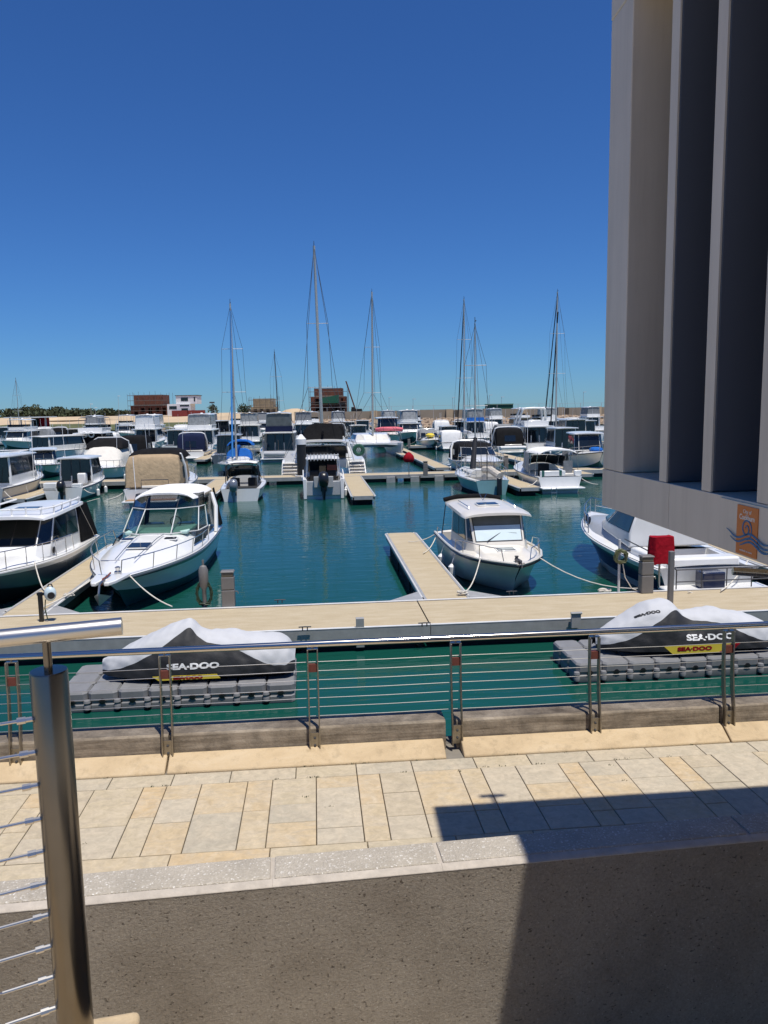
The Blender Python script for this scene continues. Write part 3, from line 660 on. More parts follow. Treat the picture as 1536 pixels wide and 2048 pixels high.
mb = MB(); mb.box((0, -0.02, -0.10), (0.17, 0.035, 0.62)); mb.box((0, 0.03, 0.20), (0.17, 0.08, 0.03)); mb.build('plate', 'alu', g, smooth=False, bevel=0.006)
g = rootat('pile_guide', 'low grey metal bracket on pontoon edge left of the right jet ski', 'bracket', 1150, 1240, 0.5)
mb = MB(); mb.box((0, -0.05, 0.0), (0.20, 0.07, 0.30)); mb.tube([(-0.12, -0.08, 0.17), (0.12, -0.08, 0.17)], 0.03); mb.build('plate', 'alu', g, smooth=False)
def pedestal(px, py, lab, h=0.86):
    r = rootat('service_pedestal', lab, 'pedestal', px, py, 0.5)
    mb = MB(); mb.box((0, 0, h*0.24), (0.30, 0.24, h*0.48)); mb.build('lower_body', 'pedestal', r, smooth=False, bevel=0.02)
    mb = MB(); mb.box((0, 0, h*0.665), (0.296, 0.236, h*0.35)); mb.build('upper_body', 'pedestal', r, smooth=False, bevel=0.02)
    mb = MB(); mb.box((0, 0, h*0.90), (0.27, 0.22, h*0.11)); mb.build('light_lens', 'pedestal_cap', r, smooth=False, bevel=0.015)
    mb = MB(); mb.box((0, 0, h*0.98), (0.32, 0.26, 0.035), taper=0.9); mb.build('cap', 'pedestal', r, smooth=False, bevel=0.01)
    mb = MB(); mb.tube([(0.15, 0, h*0.42), (0.22, -0.02, h*0.42), (0.23, -0.02, h*0.36)], 0.014); mb.build('tap', 'steel_dull', r)
    return r
pedestal(458, 1213, 'dark grey service pedestal at the empty berth edge')
pedestal(1291, 1185, 'dark grey service pedestal beside the olive hose reel post', 0.92)
def coil(mb, c, r, turns, tube, long=1.0, ax='y'):
    pts = []
    for i in range(turns*14):
        a = 2*math.pi*i/14; k = i/(turns*14); rr = r*(0.85+0.15*math.sin(i*1.7))
        pts.append((c[0]+rr*math.cos(a), c[1]+(k-0.5)*0.10, c[2]+rr*math.sin(a)*long))
    mb.tube(pts, tube, n=5)
r = rootat('hose_post', 'rounded metal post hung with long dark green hose by the cruiser bow', 'hose post', 410, 1214, 0.5)
mb = MB(); mb.lathe([(0.05, 0), (0.05, 0.42), (0.11, 0.52), (0.11, 0.88), (0.075, 0.97), (0.025, 1.0), (0.025, 1.12)], n=14); mb.build('post', 'pedestal', r)
mb = MB(); coil(mb, (0, -0.02, 0.33), 0.20, 5, 0.014, 1.65); mb.build('hose', 'hose', r)
r = rootat('hose_post', 'thin white post carrying a round coil of olive hose', 'hose post', 1237, 1186, 0.5)
mb = MB(); mb.tube([(0, 0, 0), (0, 0, 1.32)], 0.03, n=10); mb.build('post', 'alu_white', r)
mb = MB(); coil(mb, (0, -0.09, 0.92), 0.17, 6, 0.017, 1.1); coil(mb, (0, -0.10, 0.92), 0.13, 3, 0.016, 1.1); mb.build('hose', 'hose_olive', r)
mb = MB(); mb.tube([(0.05, -0.1, 0.74), (0.12, -0.08, 0.4), (0.3, -0.06, 0.12), (0.5, 0, 0.03)], 0.012); mb.build('hose_end', 'rope', r)
r = rootat('mooring_post', 'square grey post with red cloth cover behind the right jet ski', 'post', 1340, 1210, 0.5)
mb = MB(); mb.box((0, 0, 0.62), (0.11, 0.11, 1.24)); mb.build('post', 'pedestal', r, smooth=False, bevel=0.012)
# red cover over a barbecue on the rail of the boat behind
r = thing('barbecue_cover', 'dark red fabric cover hanging behind the square grey post', 'cover', at(1334, 1185, 0.5)+Vector((0, 0.5, 0)), UA)
mb = MB(); rings = []
for i in range(9):
    z_ = 0.62+i*0.085; w = 0.33-0.05*(i/8)**2; d = 0.19-0.03*(i/8)
    rings.append([(w*math.copysign(abs(math.cos(a))**0.5, math.cos(a))+0.012*math.sin(5*a+i*0.3), d*math.copysign(abs(math.sin(a))**0.6, math.sin(a))+0.02*math.sin(4*a), z_+0.03*math.sin(3*a)*(1 if i < 2 else 0.3)) for a in [2*math.pi*k/28 for k in range(28)]])
mb.loft(rings); mb.build('cloth', 'canvas_red', r)
mb = MB(); mb.tube([(0, 0.05, 0.0), (0, 0.05, 0.7)], 0.025); mb.build('stand', 'steel_dull', r)
# hose reel on a black post at the left finger
r = rootat('hose_reel', 'pale blue hose reel hung on a black post by the left finger', 'hose reel', 84, 1243, 0.5)
mb = MB(); mb.box((0, 0, 0.33), (0.085, 0.085, 0.66)); mb.box((0.06, 0, 0.62), (0.25, 0.05, 0.06)); mb.build('post', 'black', r, smooth=False, bevel=0.008)
mb = MB(); mb.blob((0.22, 0, 0.62), (0.13, 0.11, 0.17), n=14); mb.build('drum', 'pale_sheet', r)
mb = MB(); mb.lathe([(0.075, -0.02), (0.075, 0.02)], n=14); o = mb.build('side_plate', 'blackmatte', r, loc=(0.27, -0.10, 0.60)); o.rotation_euler.x = R(90)
mb = MB(); mb.tube([(0.17, 0, 0.76), (0.2, 0, 0.83), (0.26, 0, 0.83), (0.28, 0, 0.76)], 0.015); mb.build('handle', 'black', r)
mb = MB(); mb.tube([(0.12, -0.03, 0.5), (0.1, -0.05, 0.3), (0.14, -0.04, 0.05)], 0.012); mb.build('hose', 'hose', r)
# big black pile with white cap
pb = at(585, 985, 0.0)
r = thing('mooring_pile', 'black mooring pile with white conical cap among the sterns', 'pile', (pb.x, pb.y+6, 0))
mb = MB(); mb.lathe([(0.33, -2), (0.33, 2.75)], n=20); mb.build('pile', 'pile_black', r)
mb = MB(); mb.lathe([(0.36, 2.72), (0.36, 3.1), (0.30, 3.16), (0.08, 3.42)], n=20); mb.build('cap', 'white_paint', r)
mb = MB(); mb.tube([(0.45*math.cos(a), 0.45*math.sin(a), 0.55) for a in [2*math.pi*k/16 for k in range(16)]], 0.05, closed=True); mb.build('collar', 'alu_white', r)
for px, py, lab in ((1012, 938, 'grey service pedestal on the second walkway left of the open cruiser'), (851, 951, 'grey service pedestal on second walkway right of the red umbrella'), (818, 895, 'slim grey service pedestal on far walkway beside the catamaran')):
    pedestal(px, py, lab, 1.0)
# red folded umbrella
r = rootat('folded_umbrella', 'red umbrella lowered on a thin stand on the second walkway', 'umbrella', 818, 953, 0.5)
mb = MB(); mb.tube([(0, 0, 0), (0, 0, 1.55)], 0.03); mb.build('pole', 'steel_dull', r)
mb = MB(); mb.loft([[((0.33+0.05*math.cos(k*math.pi))*f*math.cos(2*math.pi*k/16), 0.3*f*math.sin(2*math.pi*k/16), z_) for k in range(16)] for f, z_ in ((0.75, 0.98), (1.0, 1.15), (0.9, 1.38), (0.45, 1.58), (0.08, 1.66))]); mb.build('canopy', 'canvas_red', r)
# ------------------------------------------------------------------ jet-ski docks
def float_dock(u0, n0, nu, nn, lab):
    r = thing('jet_ski_dock', lab, 'float dock', W(u0, n0, 0), UA, 'modular jet ski docks')
    mb = MB(); h = 0.36; a = 0.243; c = 0.05; c2 = 0.06
    def sq(s, ch, z): return [(s-ch, -s, z), (s, -s+ch, z), (s, s-ch, z), (s-ch, s, z), (-s+ch, s, z), (-s, s-ch, z), (-s, -s+ch, z), (-s+ch, -s, z)][::1]
    mb.loft([sq(a-0.03, c2, -0.05), sq(a, c2, 0.02), sq(a, c2, 0.13), sq(a-0.012, c2, 0.145), sq(a-0.012, c2, 0.19), sq(a, c2, 0.205), sq(a, c2, h-0.035), sq(a-0.022, c2, h)])
    base = mb.build('float_cube', 'cube_float', r, angle=28); first = True
    mb = MB(); mb.lathe([(0.05, 0.0), (0.05, 0.012), (0.02, 0.018)], n=10); mb.box((0, 0, 0.012), (0.12, 0.02, 0.012)); bd = mb.build('plug', 'black', r)
    bd.location = (0.25, 0.005, 0.19); bd.rotation_euler.x = R(90)
    mb = MB(); mb.lathe([(0.055, 0.0), (0.06, 0.06), (0.045, 0.09), (0.06, 0.12), (0.05, 0.16), (0.02, 0.17)], n=12); pd = mb.build('connector', 'cube_float', r); pd.location = (0, -0.005, 0.06)
    for i in range(nu):
        for j in range(nn):
            o = base if first else base.copy()
            if not first: COL.objects.link(o)
            first = False; o.parent = r; o.location = ((i+0.5)*0.5, (j+0.5)*0.5, random.uniform(-0.008, 0.008))
        if i:
            o = bd.copy(); COL.objects.link(o); o.location = (0.25+i*0.5, 0.005, 0.19)
            o = pd.copy(); COL.objects.link(o); o.location = (i*0.5, -0.005, 0.06)
    return r
float_dock(-4.46, 12.98, 8, 3, 'grey cube float dock under the jet ski with black cover and white lettering')
float_dock(4.62, 13.22, 9, 3, 'grey cube float dock under the jet ski with yellow panel')
def interp(keys, s):                               # monotone cubic through the keys
    n_ = len(keys); xs = [k[0] for k in keys]; ys = [k[1] for k in keys]
    sl_ = [(ys[i+1]-ys[i])/(xs[i+1]-xs[i]) for i in range(n_-1)]
    tg = [sl_[0]]+[0.0 if sl_[i-1]*sl_[i] <= 0 else 2*sl_[i-1]*sl_[i]/(sl_[i-1]+sl_[i]) for i in range(1, n_-1)]+[sl_[-1]]
    for i in range(n_-1):
        if s <= xs[i+1] or i == n_-2:
            h = xs[i+1]-xs[i]; t = max(0, min(1, (s-xs[i])/h))
            return (2*t**3-3*t*t+1)*ys[i]+(t**3-2*t*t+t)*h*tg[i]+(-2*t**3+3*t*t)*ys[i+1]+(t**3-t*t)*h*tg[i+1]
def lin(keys, s):                                  # stretched cloth: straight runs with softened corners
    def f(t):
        for (a, x), (b, y) in zip(keys[:-1], keys[1:]):
            if t <= b: return x+(y-x)*max(0, (t-a))/(b-a)
        return keys[-1][1]
    return (f(s-0.012)+f(s)*2+f(s+0.012))/4
def jetski(u0, n0, lab, kind):
    L = 3.40; r = thing('covered_jet_ski', lab, 'jet ski', W(u0, n0, 0.36), UA)
    zt = [(0, 0.33), (0.06, 0.42), (0.22, 0.70), (0.38, 0.94), (0.450, 1.02), (0.470, 1.0), (0.50, 0.86), (0.55, 0.77), (0.68, 0.77), (0.78, 0.68), (0.92, 0.62), (0.97, 0.52), (1, 0.30)]
    if kind: zt = [(0, 0.33), (0.06, 0.42), (0.20, 0.70), (0.29, 0.90), (0.40, 0.98), (0.44, 0.93), (0.48, 0.76), (0.53, 0.72), (0.70, 0.78), (0.76, 0.70), (0.9, 0.6), (0.97, 0.5), (1, 0.30)]
    ww = [(0, 0.10), (0.05, 0.28), (0.22, 0.50), (0.45, 0.58), (0.85, 0.57), (0.96, 0.52), (1, 0.40)]
    pe = [(0, 0.8), (0.3, 1.15), (0.455, 2.1), (0.55, 1.7), (0.7, 1.6), (0.9, 1.0), (1, 0.8)]
    bn = [(0, 0.30), (0.12, 0.42), (0.30, 0.66), (0.42, 0.84), (0.47, 0.90), (0.50, 0.87), (0.60, 0.80), (0.74, 0.64), (0.83, 0.42), (0.90, 0.30), (0.96, 0.32), (1.0, 0.8)]
    NS, NB_, NW = 96, 10, 26; mb = MB(); rr = random.Random(3+kind); NK = 2*NB_+NW
    ph = [rr.uniform(0, 6) for _ in range(8)]
    for i in range(NS+1):
        s = i/NS; ab = math.asin(min(0.999, lin(bn, s)))
        an = [ab*k/NB_ for k in range(NB_)]+[ab+(math.pi-2*ab)*k/NW for k in range(NW)]+[math.pi-ab+ab*k/NB_ for k in range(NB_+1)]
        for a in an:
            q = math.sin(a); zz = 0.10 if q < 0.02 else 0.10+(lin(zt, s)-0.10)*q**1.05
            ca = math.cos(a); y = -interp(ww, s)*math.copysign(abs(ca)**(0.55*interp(pe, s)), ca)
            wr = 0.004*math.sin(9*s*6.28+ph[0]+3*a)*math.sin(a*3+ph[1])+0.005*math.sin(26*s+ph[2]-6*a)+0.004*math.sin(70*s+ph[3]+11*a)*abs(math.sin(5*s+a))+0.003*math.sin(110*s-9*a+ph[4])-0.010*abs(math.sin(7*a+9*s+ph[5]))**6*math.sin(math.pi*s)
            mb.v.append((s*L, y-wr*ca, zz+wr*(1 if q > 0.2 else 0)))
    for i in range(NS):
        for k in range(NK):
            a0 = i*(NK+1)+k; mb.f.append([a0, a0+1, a0+NK+2, a0+NK+1]); mb.m.append(0 if NB_ <= k < NB_+NW else 1)
    mb.build('cover', ['cover_white', 'cover_black'], r, angle=70, fix=True)
    from mathutils.bvhtree import BVHTree
    bvh = BVHTree.FromPolygons([Vector(v) for v in mb.v], mb.f)
    mb = MB(); rings = []                          # hull below the cover
    for i in range(13):
        s = i/12; w = interp(ww, s)*0.93
        rings.append([(s*L*0.985+0.02, w, 0.16), (s*L*0.985+0.02, -w, 0.16), (s*L*0.985+0.02, -w*0.75, 0.02+0.12*(1-min(1, s*4))), (s*L*0.985+0.02, w*0.75, 0.02+0.12*(1-min(1, s*4)))])
    mb.loft(rings); mb.build('hull', 'black', r)
    Mx = Matrix.Rotation(R(90), 4, 'X')
    def tx(body, size, s, z, y, material, sx=1.55, tilt=0, off=0.006, lift=0.006):
        mw = Matrix.Translation((s*L, y-0.25, z)) @ Matrix.Rotation(R(tilt), 4, 'X') @ Mx
        o = text_mesh(body, size, 'lettering', material, r, mw, sx, off, 0.0); iv = mw.inverted(); dn = (mw.to_3x3() @ Vector((0, 0, -1))).normalized()
        if lift is None:
            o.matrix_local = Matrix.Translation((0, 0.25, 0)) @ mw; return
        for v in o.data.vertices:                  # print lies on the cloth
            q = mw @ v.co; h = bvh.ray_cast(q, dn, 2.0)
            if h[0] is not None: v.co = iv @ (h[0]-dn*lift)
    if not kind:
        tx('SEA\u00b7DOO', 0.135, 0.485, 0.30, -0.612, 'white_paint')
        mb = MB(); mb.prism([(-0.50, 0), (0.55, 0), (0.49, 0.075), (-0.60, 0.075)], -0.004, 0.004)
        b = mb.build('side_panel', 'yellow', r, smooth=False); b.matrix_local = Matrix.Translation((0.46*L, -0.602, 0.085)) @ Mx
        tx('SEA\u00b7DOO', 0.075, 0.46, 0.12, -0.609, 'canvas_red', lift=None)
    else:
        tx('SEA\u00b7DOO', 0.14, 0.60, 0.34, -0.612, 'white_paint')
        mb = MB(); mb.prism([(-0.52, 0), (0.62, 0), (0.78, 0.16), (-0.70, 0.16)], -0.004, 0.004)
        b = mb.build('side_panel', 'yellow', r, smooth=False); b.matrix_local = Matrix.Translation((0.53*L, -0.606, 0.07)) @ Mx
        mb = MB(); mb.prism([(0.36, 0), (0.62, 0), (0.78, 0.16), (0.70, 0.16)], -0.004, 0.006)
        b = mb.build('side_stripe', 'canvas_red', r, smooth=False); b.matrix_local = Matrix.Translation((0.53*L, -0.608, 0.07)) @ Mx
        tx('SEA\u00b7DOO', 0.10, 0.50, 0.155, -0.614, 'canvas_red', lift=None)
        tx('SEA\u00b7DOO', 0.075, 0.27, 1.18, -0.42, 'cover_black', 1.4, tilt=-48)
    return r
jetski(-3.86, 13.75, 'covered jet ski with black sides and white lettering on grey float dock', 0)
jetski(5.20, 13.95, 'covered jet ski with yellow side panel and red lettering on grey float dock', 1)

r = rootat('coiled_rope', 'heap of pale rope on the pontoon edge left of olive hose', 'rope', 1210, 1184, 0.52)
mb = MB(); rr = random.Random(4)
mb.tube([(0.16*math.cos(i*0.9)*rr.uniform(.5, 1.3), 0.07*math.sin(i*1.3)*rr.uniform(.5, 1.2), 0.015+0.002*i) for i in range(34)], 0.014, n=6); mb.build('rope', 'rope', r)
r = rootat('coiled_rope', 'pale rope knotted at the foot of the bare finger pontoon', 'rope', 925, 1189, 0.52)
mb = MB(); mb.tube([(0.11*math.cos(i*0.9)*rr.uniform(.5, 1.3), 0.07*math.sin(i*1.3)*rr.uniform(.5, 1.2), 0.015+0.0025*i) for i in range(30)], 0.016, n=6); mb.build('rope', 'rope', r)
r = rootat('coiled_rope', 'pale rope knotted at the foot of the left finger pontoon', 'rope', 138, 1194, 0.52)
mb = MB(); mb.tube([(0.11*math.cos(i*0.9)*rr.uniform(.5, 1.3), 0.09*math.sin(i*1.3)*rr.uniform(.5, 1.2), 0.015+0.0025*i) for i in range(30)], 0.016, n=6); mb.build('rope', 'rope', r)
# ================================================================== BOAT KIT
def smooth01(t): t = max(0, min(1, t)); return t*t*(3-2*t)
class Boat:
    """x forward from the stern, y to port, z up from the waterline"""
    def __init__(s, name, label, L, B, loc, head, cat='motorboat', group=None, s0=0.8, s1=1.1, tr=0.88, t0=0.42, p=2.3):
        s.L, s.B, s.s0, s.s1, s.tr, s.t0, s.p = L, B, s0, s1, tr, t0, p
        s.root = thing(name, label, cat, loc, R(head), group)
    def hb(s, t):
        if t < s.t0: f = s.tr+(1-s.tr)*math.sin(math.pi/2*t/s.t0)
        else: f = 1-((t-s.t0)/(1-s.t0))**s.p
        return max(0.03, f*s.B/2)
    def zs(s, t): return s.s0+(s.s1-s.s0)*t**1.7
    def part(s, name, mb, mats, parent=None, **k): return mb.build(name, mats, parent or s.root, **k)
    def hull(s, top='gel', low=None, stripe=None, bottom='antifoul', rake=None, flare=0.84, cockpit=0.0, sole=0.35, rub='black', gw=0.2, deck='gel', keel=0.45, fine=0.3, transom=True, aft=0.12):
        L = s.L; rake = 0.10*L if rake is None else rake; low = low or top; N = 22
        ts = [1-(1-i/N)**1.5 for i in range(N+1)]
        ws = [1.0, 0.90, 0.78, 0.52, 0.24, 0.0]
        mats = [top, stripe or top, low, bottom]
        um = list(dict.fromkeys(mats)); ix = [um.index(x) for x in mats]
        mis = [ix[0], ix[1], ix[2], ix[2], ix[3]]
        mb = MB(); P = []; S = []
        for t in ts:
            hb, zs = s.hb(t), s.zs(t); hc = hb*(flare*(1-t**4)+fine*t**4); zc = -0.02+zs*0.5*t**4
            zk = -keel+(keel+zc*0.6)*t**6; row = []
            for w in ws:
                e = 1+0.9*t*t
                row.append((L*t-rake*(1-w)*t**3, hc+(hb-hc)*w**e, zc+(zs-zc)*w))
            row.append((L*t-rake*1.15*t**3, 0.0, zk)); P.append(row)
        K = len(ws)+1
        for sgn in (1, -1):
            o = len(mb.v)
            for row in P: mb.v += [(x, y*sgn, z) for x, y, z in row]
            for i in range(N):
                for j in range(K-1):
                    a = o+i*K+j; f = [a, a+1, a+K+1, a+K]
                    mb.f.append(f if sgn < 0 else f[::-1]); mb.m.append((mis+[ix[3]])[j])
        a = P[0]; rg = [(x, y, z) for x, y, z in a]+[(x, -y, z) for x, y, z in a[-2::-1]]
        mb.add(rg, [tuple(range(len(rg)))], ix[0])
        h = s.part('hull', mb, um, angle=50, fix=False)
        # deck, side decks and cockpit
        mb = MB(); nn = 0
        def prow(t, inner):
            hb, z = s.hb(t)-0.01, s.zs(t)-0.012; x = L*t
            if inner: return [(x, hb, z), (x, max(hb-gw, 0.02), z+0.01), (x, max(hb-gw-0.03, 0.01), sole), (x, 0, sole), (x, -max(hb-gw-0.03, 0.01), sole), (x, -max(hb-gw, 0.02), z+0.01), (x, -hb, z)]
            c = 0.06*hb; return [(x, hb, z), (x, hb*0.7, z+c*0.6), (x, hb*0.35, z+c*0.9), (x, 0, z+c), (x, -hb*0.35, z+c*0.9), (x, -hb*0.7, z+c*0.6), (x, -hb, z)]
        if cockpit > 0:
            cts = [aft/L]+[t for t in ts if aft/L+0.02 < t < cockpit-0.01]+[cockpit]
            mb.loft([prow(t, True) for t in cts], closed=False, mis=[0, 0, 1, 1, 0, 0])
            q = prow(cts[0], True); mb.loft([prow(0.0, False), [(x, y, s.zs(0)-0.012) for x, y, z in q]], closed=False, mi=0)
            mb.add([q[1], q[2], q[4], q[5]], [(0, 1, 2, 3)], 0)
            q2 = prow(cockpit, True); mb.add([q2[1], q2[2], q2[4], q2[5]], [(0, 1, 2, 3)], 0)
            dts = [cockpit]+[t for t in ts if t > cockpit+0.01]
        else: dts = ts
        mb.loft([prow(t, False) for t in dts], closed=False)
        s.part('deck', mb, [deck, 'sole'], angle=40, fix=False)
        mb = MB()
        for sg in (1, -1): mb.tube([(L*t+0.015*(t > .9), sg*(s.hb(t)+0.012), s.zs(t)-0.05) for t in ts], 0.028, n=5)
        s.part('rub_rail', mb, rub)
        return h
    def ring(s, x0, x1, w0, w1, z0, z1, nose=0.0, wf=None):
        wf = w1*0.75 if wf is None else wf; xm = x1-nose; zm = z0+(z1-z0)*((xm-x0)/max(1e-6, x1-x0))
        return [Vector(q) for q in ((x0, w0, z0), (xm, w1, zm), (x1, wf, z1), (x1, -wf, z1), (xm, -w1, zm), (x0, -w0, z0))]
    def house(s, rings, m='gel', wins=(), name='cabin', glass='glass_dark', bevel=0.05, frame='black', parent=None):
        mb = MB(); mb.loft(rings); h = s.part(name, mb, m, parent, bevel=bevel, seg=2, angle=50)
        c = sum((v for r in rings for v in r), Vector())/(6*len(rings))
        for w in wins:
            k, seg, u0, u1, v0, v1 = w[:6]; g = w[6] if len(w) > 6 else glass
            a, b = rings[k], rings[k+1]; q = [a[seg], a[(seg+1) % 6], b[(seg+1) % 6], b[seg]]
            out = (q[0]+q[1]+q[2]+q[3])/4-c; out.z = 0
            mb = MB(); mb.quadpanel(q, u0, u1, v0, v1, 0.014, 0.03, 0, out)
            p = s.part('window', mb, g, h if parent is None else parent, smooth=False)
            if frame:
                mb = MB(); du, dv = 0.02, 0.035
                mb.quadpanel(q, max(0, u0-du), min(1, u1+du), max(0, v0-dv), min(1, v1+dv), 0.008, 0.03, 0, out); s.part('frame', mb, frame, h if parent is None else parent, smooth=False)
        return h
    def trunk(s, x0, x1, w, h, m='gel', name='foredeck_cabin', pw=3.0, e=0.5):
        mb = MB(); N, K = 16, 14; rows = []
        for i in range(N+1):
            q = i/N; x = x0+(x1-x0)*q; t = x/s.L; wd = min(w, s.hb(t)*0.86)*(1 if q < .6 else 1-0.25*((q-.6)/.4)**2); hh = h*(1-q**1.6)+0.02
            z = s.zs(t)-0.03; rows.append([(x, wd*(1-2*k/K), z+hh*(1-abs(1-2*k/K)**pw)**e) for k in range(K+1)])
        mb.loft(rows, closed=False)
        mb.add(rows[0], [tuple(range(K+1))])
        return s.part(name, mb, m, angle=50)
    def screen(s, base, top, glass='glass', m='alu_white', r=0.022, mull=True, name='windscreen'):
        mb = MB(); mb.tube(base, r, n=6); mb.tube(top, r, n=6)
        for a, b in zip(base, top): mb.tube([a, b], r*0.9, n=6)
        h = s.part(name, mb, m)
        for i in range(len(base)-1):
            mb = MB(); q = [base[i], base[i+1], top[i+1], top[i]]; mb.quadpanel(q, 0.01, 0.99, 0.01, 0.99, 0.005, 0.01); mb.build('pane', glass, h, smooth=False)
        return h
    def roof(s, x0, x1, w, z, m='gel', th=0.09, name='hardtop', drop=0.0, camber=0.06, wf=None, parent=None, sides=0.0, n=3.5, corner=0.12):
        mb = MB(); N, K = 10, 12; wf = wf or w; top = []; bot = []
        def sec(x, zz, c, inset):
            q = (x-x0)/(x1-x0); wd = (w+(wf-w)*q); e = abs(2*q-1)**5; wd *= 1-corner*e; wd -= inset
            return [(x, wd*(1-2*k/K), zz-drop*q*q-sides*abs(1-2*k/K)**6+c*(1-abs(1-2*k/K)**2.5)) for k in range(K+1)]
        for i in range(N+1):
            x = x0+(x1-x0)*i/N; e = min(i, N-i); lo = 0.03 if e == 0 else 0
            mb_t = sec(x, z+th-lo, camber, 0.02); mb_b = sec(x, z, camber*0.6, 0.0)
            top.append(mb_t+mb_b[::-1])
        mb.loft(top); return s.part(name, mb, m, parent, angle=60)
    SPLIT = {'hardtop_post', 'flybridge_frame', 'deck_post', 'bimini_frame', 'roof_strut', 'mooring_line', 'second_furled_sail', 'antenna', 'fender_line', 'rope_tie', 'aerial'}
    def tubes(s, name, paths, r, m='steel', parent=None, n=6):
        if name in s.SPLIT:
            for p in paths:
                mb = MB(); mb.tube(p, r, n=n); o = s.part(name, mb, m, parent)
            return o
        mb = MB()
        for p in paths: mb.tube(p, r, n=n)
        return s.part(name, mb, m, parent)
    def bowrail(s, t0=0.45, t1=0.97, h=0.5, r=0.014, m='steel', n=5, lean=0.0, mid=False, both=True):
        paths = []; inset = 0.07; K = 12
        for sg in (1, -1):
            def pt(t, hh): return (s.L*t, sg*max(0.05, s.hb(t)-inset+lean*hh), s.zs(t)+hh)
            paths.append([pt(t0, 0.0)]+[pt(t0+0.02+(t1-t0-0.02)*i/K, h) for i in range(K+1)])
            if mid: paths.append([pt(t0+0.02+(t1-t0-0.02)*i/K, h*0.5) for i in range(K+1)])
            for i in range(1, n+1):
                t = t0+(t1-t0)*i/n; paths.append([pt(t, 0), pt(t, h)])
        paths.append([(s.L*t1, max(0.05, s.hb(t1)-inset), s.zs(t1)+h), (s.L*t1+0.12, 0, s.zs(t1)+h+0.02), (s.L*t1, -max(0.05, s.hb(t1)-inset), s.zs(t1)+h)])
        return s.tubes('bow_rail', paths, r, m)
    def outboard(s, y=0.0, k=1.0, m='black', x=-0.1, tilt=0.0, lift=0.0):
        e = bpy.data.objects.new('outboard_motor', None); COL.objects.link(e); e.parent = s.root; e.location = (x, y, 0.62*1.0+lift); e.rotation_euler.y = R(tilt)
        mb = MB(); rg = []
        for z, a, b, xo in ((-0.02, .13, .12, 0), (.05, .22, .17, -.04), (.22, .27, .20, -.05), (.40, .26, .19, -.05), (.52, .20, .14, -.03), (.56, .08, .06, 0)):
            rg.append([((xo-0.16+a*math.copysign(abs(math.cos(q))**.7, math.cos(q)))*k, b*math.copysign(abs(math.sin(q))**.7, math.sin(q))*k, z*k) for q in [2*math.pi*i/16 for i in range(16)]])
        mb.loft(rg); s.part('cowling', mb, m, e, angle=60)
        mb = MB(); mb.loft([[((xo+dx*a)*k, dy*b*k, z*k) for dx, dy in ((-1, 0), (-.6, 1), (.6, 1), (1, 0), (.6, -1), (-.6, -1))] for z, a, b, xo in ((0, .12, .09, -.14), (-.35, .09, .06, -.14), (-.62, .11, .035, -.16), (-.9, .07, .02, -.18))])
        mb.box((-0.17*k, 0, -0.55*k), (0.30*k, 0.22*k, 0.02*k)); mb.tube([(-0.34*k, 0, -0.72*k), (0.0, 0, -0.72*k)], 0.055*k, n=8); s.part('leg', mb, m, e)
        mb = MB(); mb.box((0.0, 0, -0.05*k), (0.18*k, 0.22*k, 0.3*k)); s.part('bracket', mb, 'black', e, smooth=False)
        mb = MB()
        for a in range(3):
            q = 2*math.pi*a/3; mb.add([(-.37*k, 0, -.72*k), (-.36*k, .15*k*math.cos(q-.4), -.72*k+.15*k*math.sin(q-.4)), (-.39*k, .15*k*math.cos(q+.4), -.72*k+.15*k*math.sin(q+.4))], [(0, 1, 2)])
        s.part('propeller', mb, 'steel_dull', e, smooth=False)
        return e
    def arch(s, x, w, z0, z1, r=0.07, lean=-0.35, m='gel', name='radar_arch'):
        mb = MB(); pts = [(x-lean, w, z0), (x-lean*0.3, w*0.97, z0+(z1-z0)*.6), (x, w*0.86, z1-0.12), (x, w*0.65, z1), (x, 0, z1+0.04), (x, -w*0.65, z1), (x, -w*0.86, z1-0.12), (x-lean*0.3, -w*0.97, z0+(z1-z0)*.6), (x-lean, -w, z0)]
        rings = []
        for p in pts: rings.append(p)
        mb.tube(pts, r, n=8); mb.tube([(a-0.12, b, c) for a, b, c in pts], r, n=8)
        return s.part(name, mb, m)
    def canopy(s, x0, x1, w, z0, z1, m, front=0.3, back=0.2, clears=True, name='canvas_enclosure', cm='vinyl', wt=0.86, crown=0.1):
        """soft cover: canvas tent from coaming height z0 up to z1"""
        mb = MB(); K = 12; N = 10; rows = []
        for i in range(N+1):
            q = i/N; x = x0+(x1-x0)*q
            e = smooth01((x-x0)/max(back, .01))*smooth01((x1-x)/max(front, .01)); zt = z0+(z1-z0)*(0.15+0.85*e)
            row = []
            for k in range(K+1):
                a = math.pi*k/K; y = w*math.copysign(abs(math.cos(a))**0.45, math.cos(a))*(1-(1-wt)*math.sin(a)**2); z = z0+(zt-z0)*min(1, math.sin(a)**0.55)*(1-crown+crown*math.sin(a))
                row.append((x+0.012*math.sin(7*k+i), y, z+0.012*math.sin(3*k+5*i)))
            rows.append(row)
        mb.loft(rows, closed=False)
        for r_ in (rows[0], rows[-1]): mb.add(r_, [tuple(range(K+1))])
        return s.part(name, mb, m, angle=60)
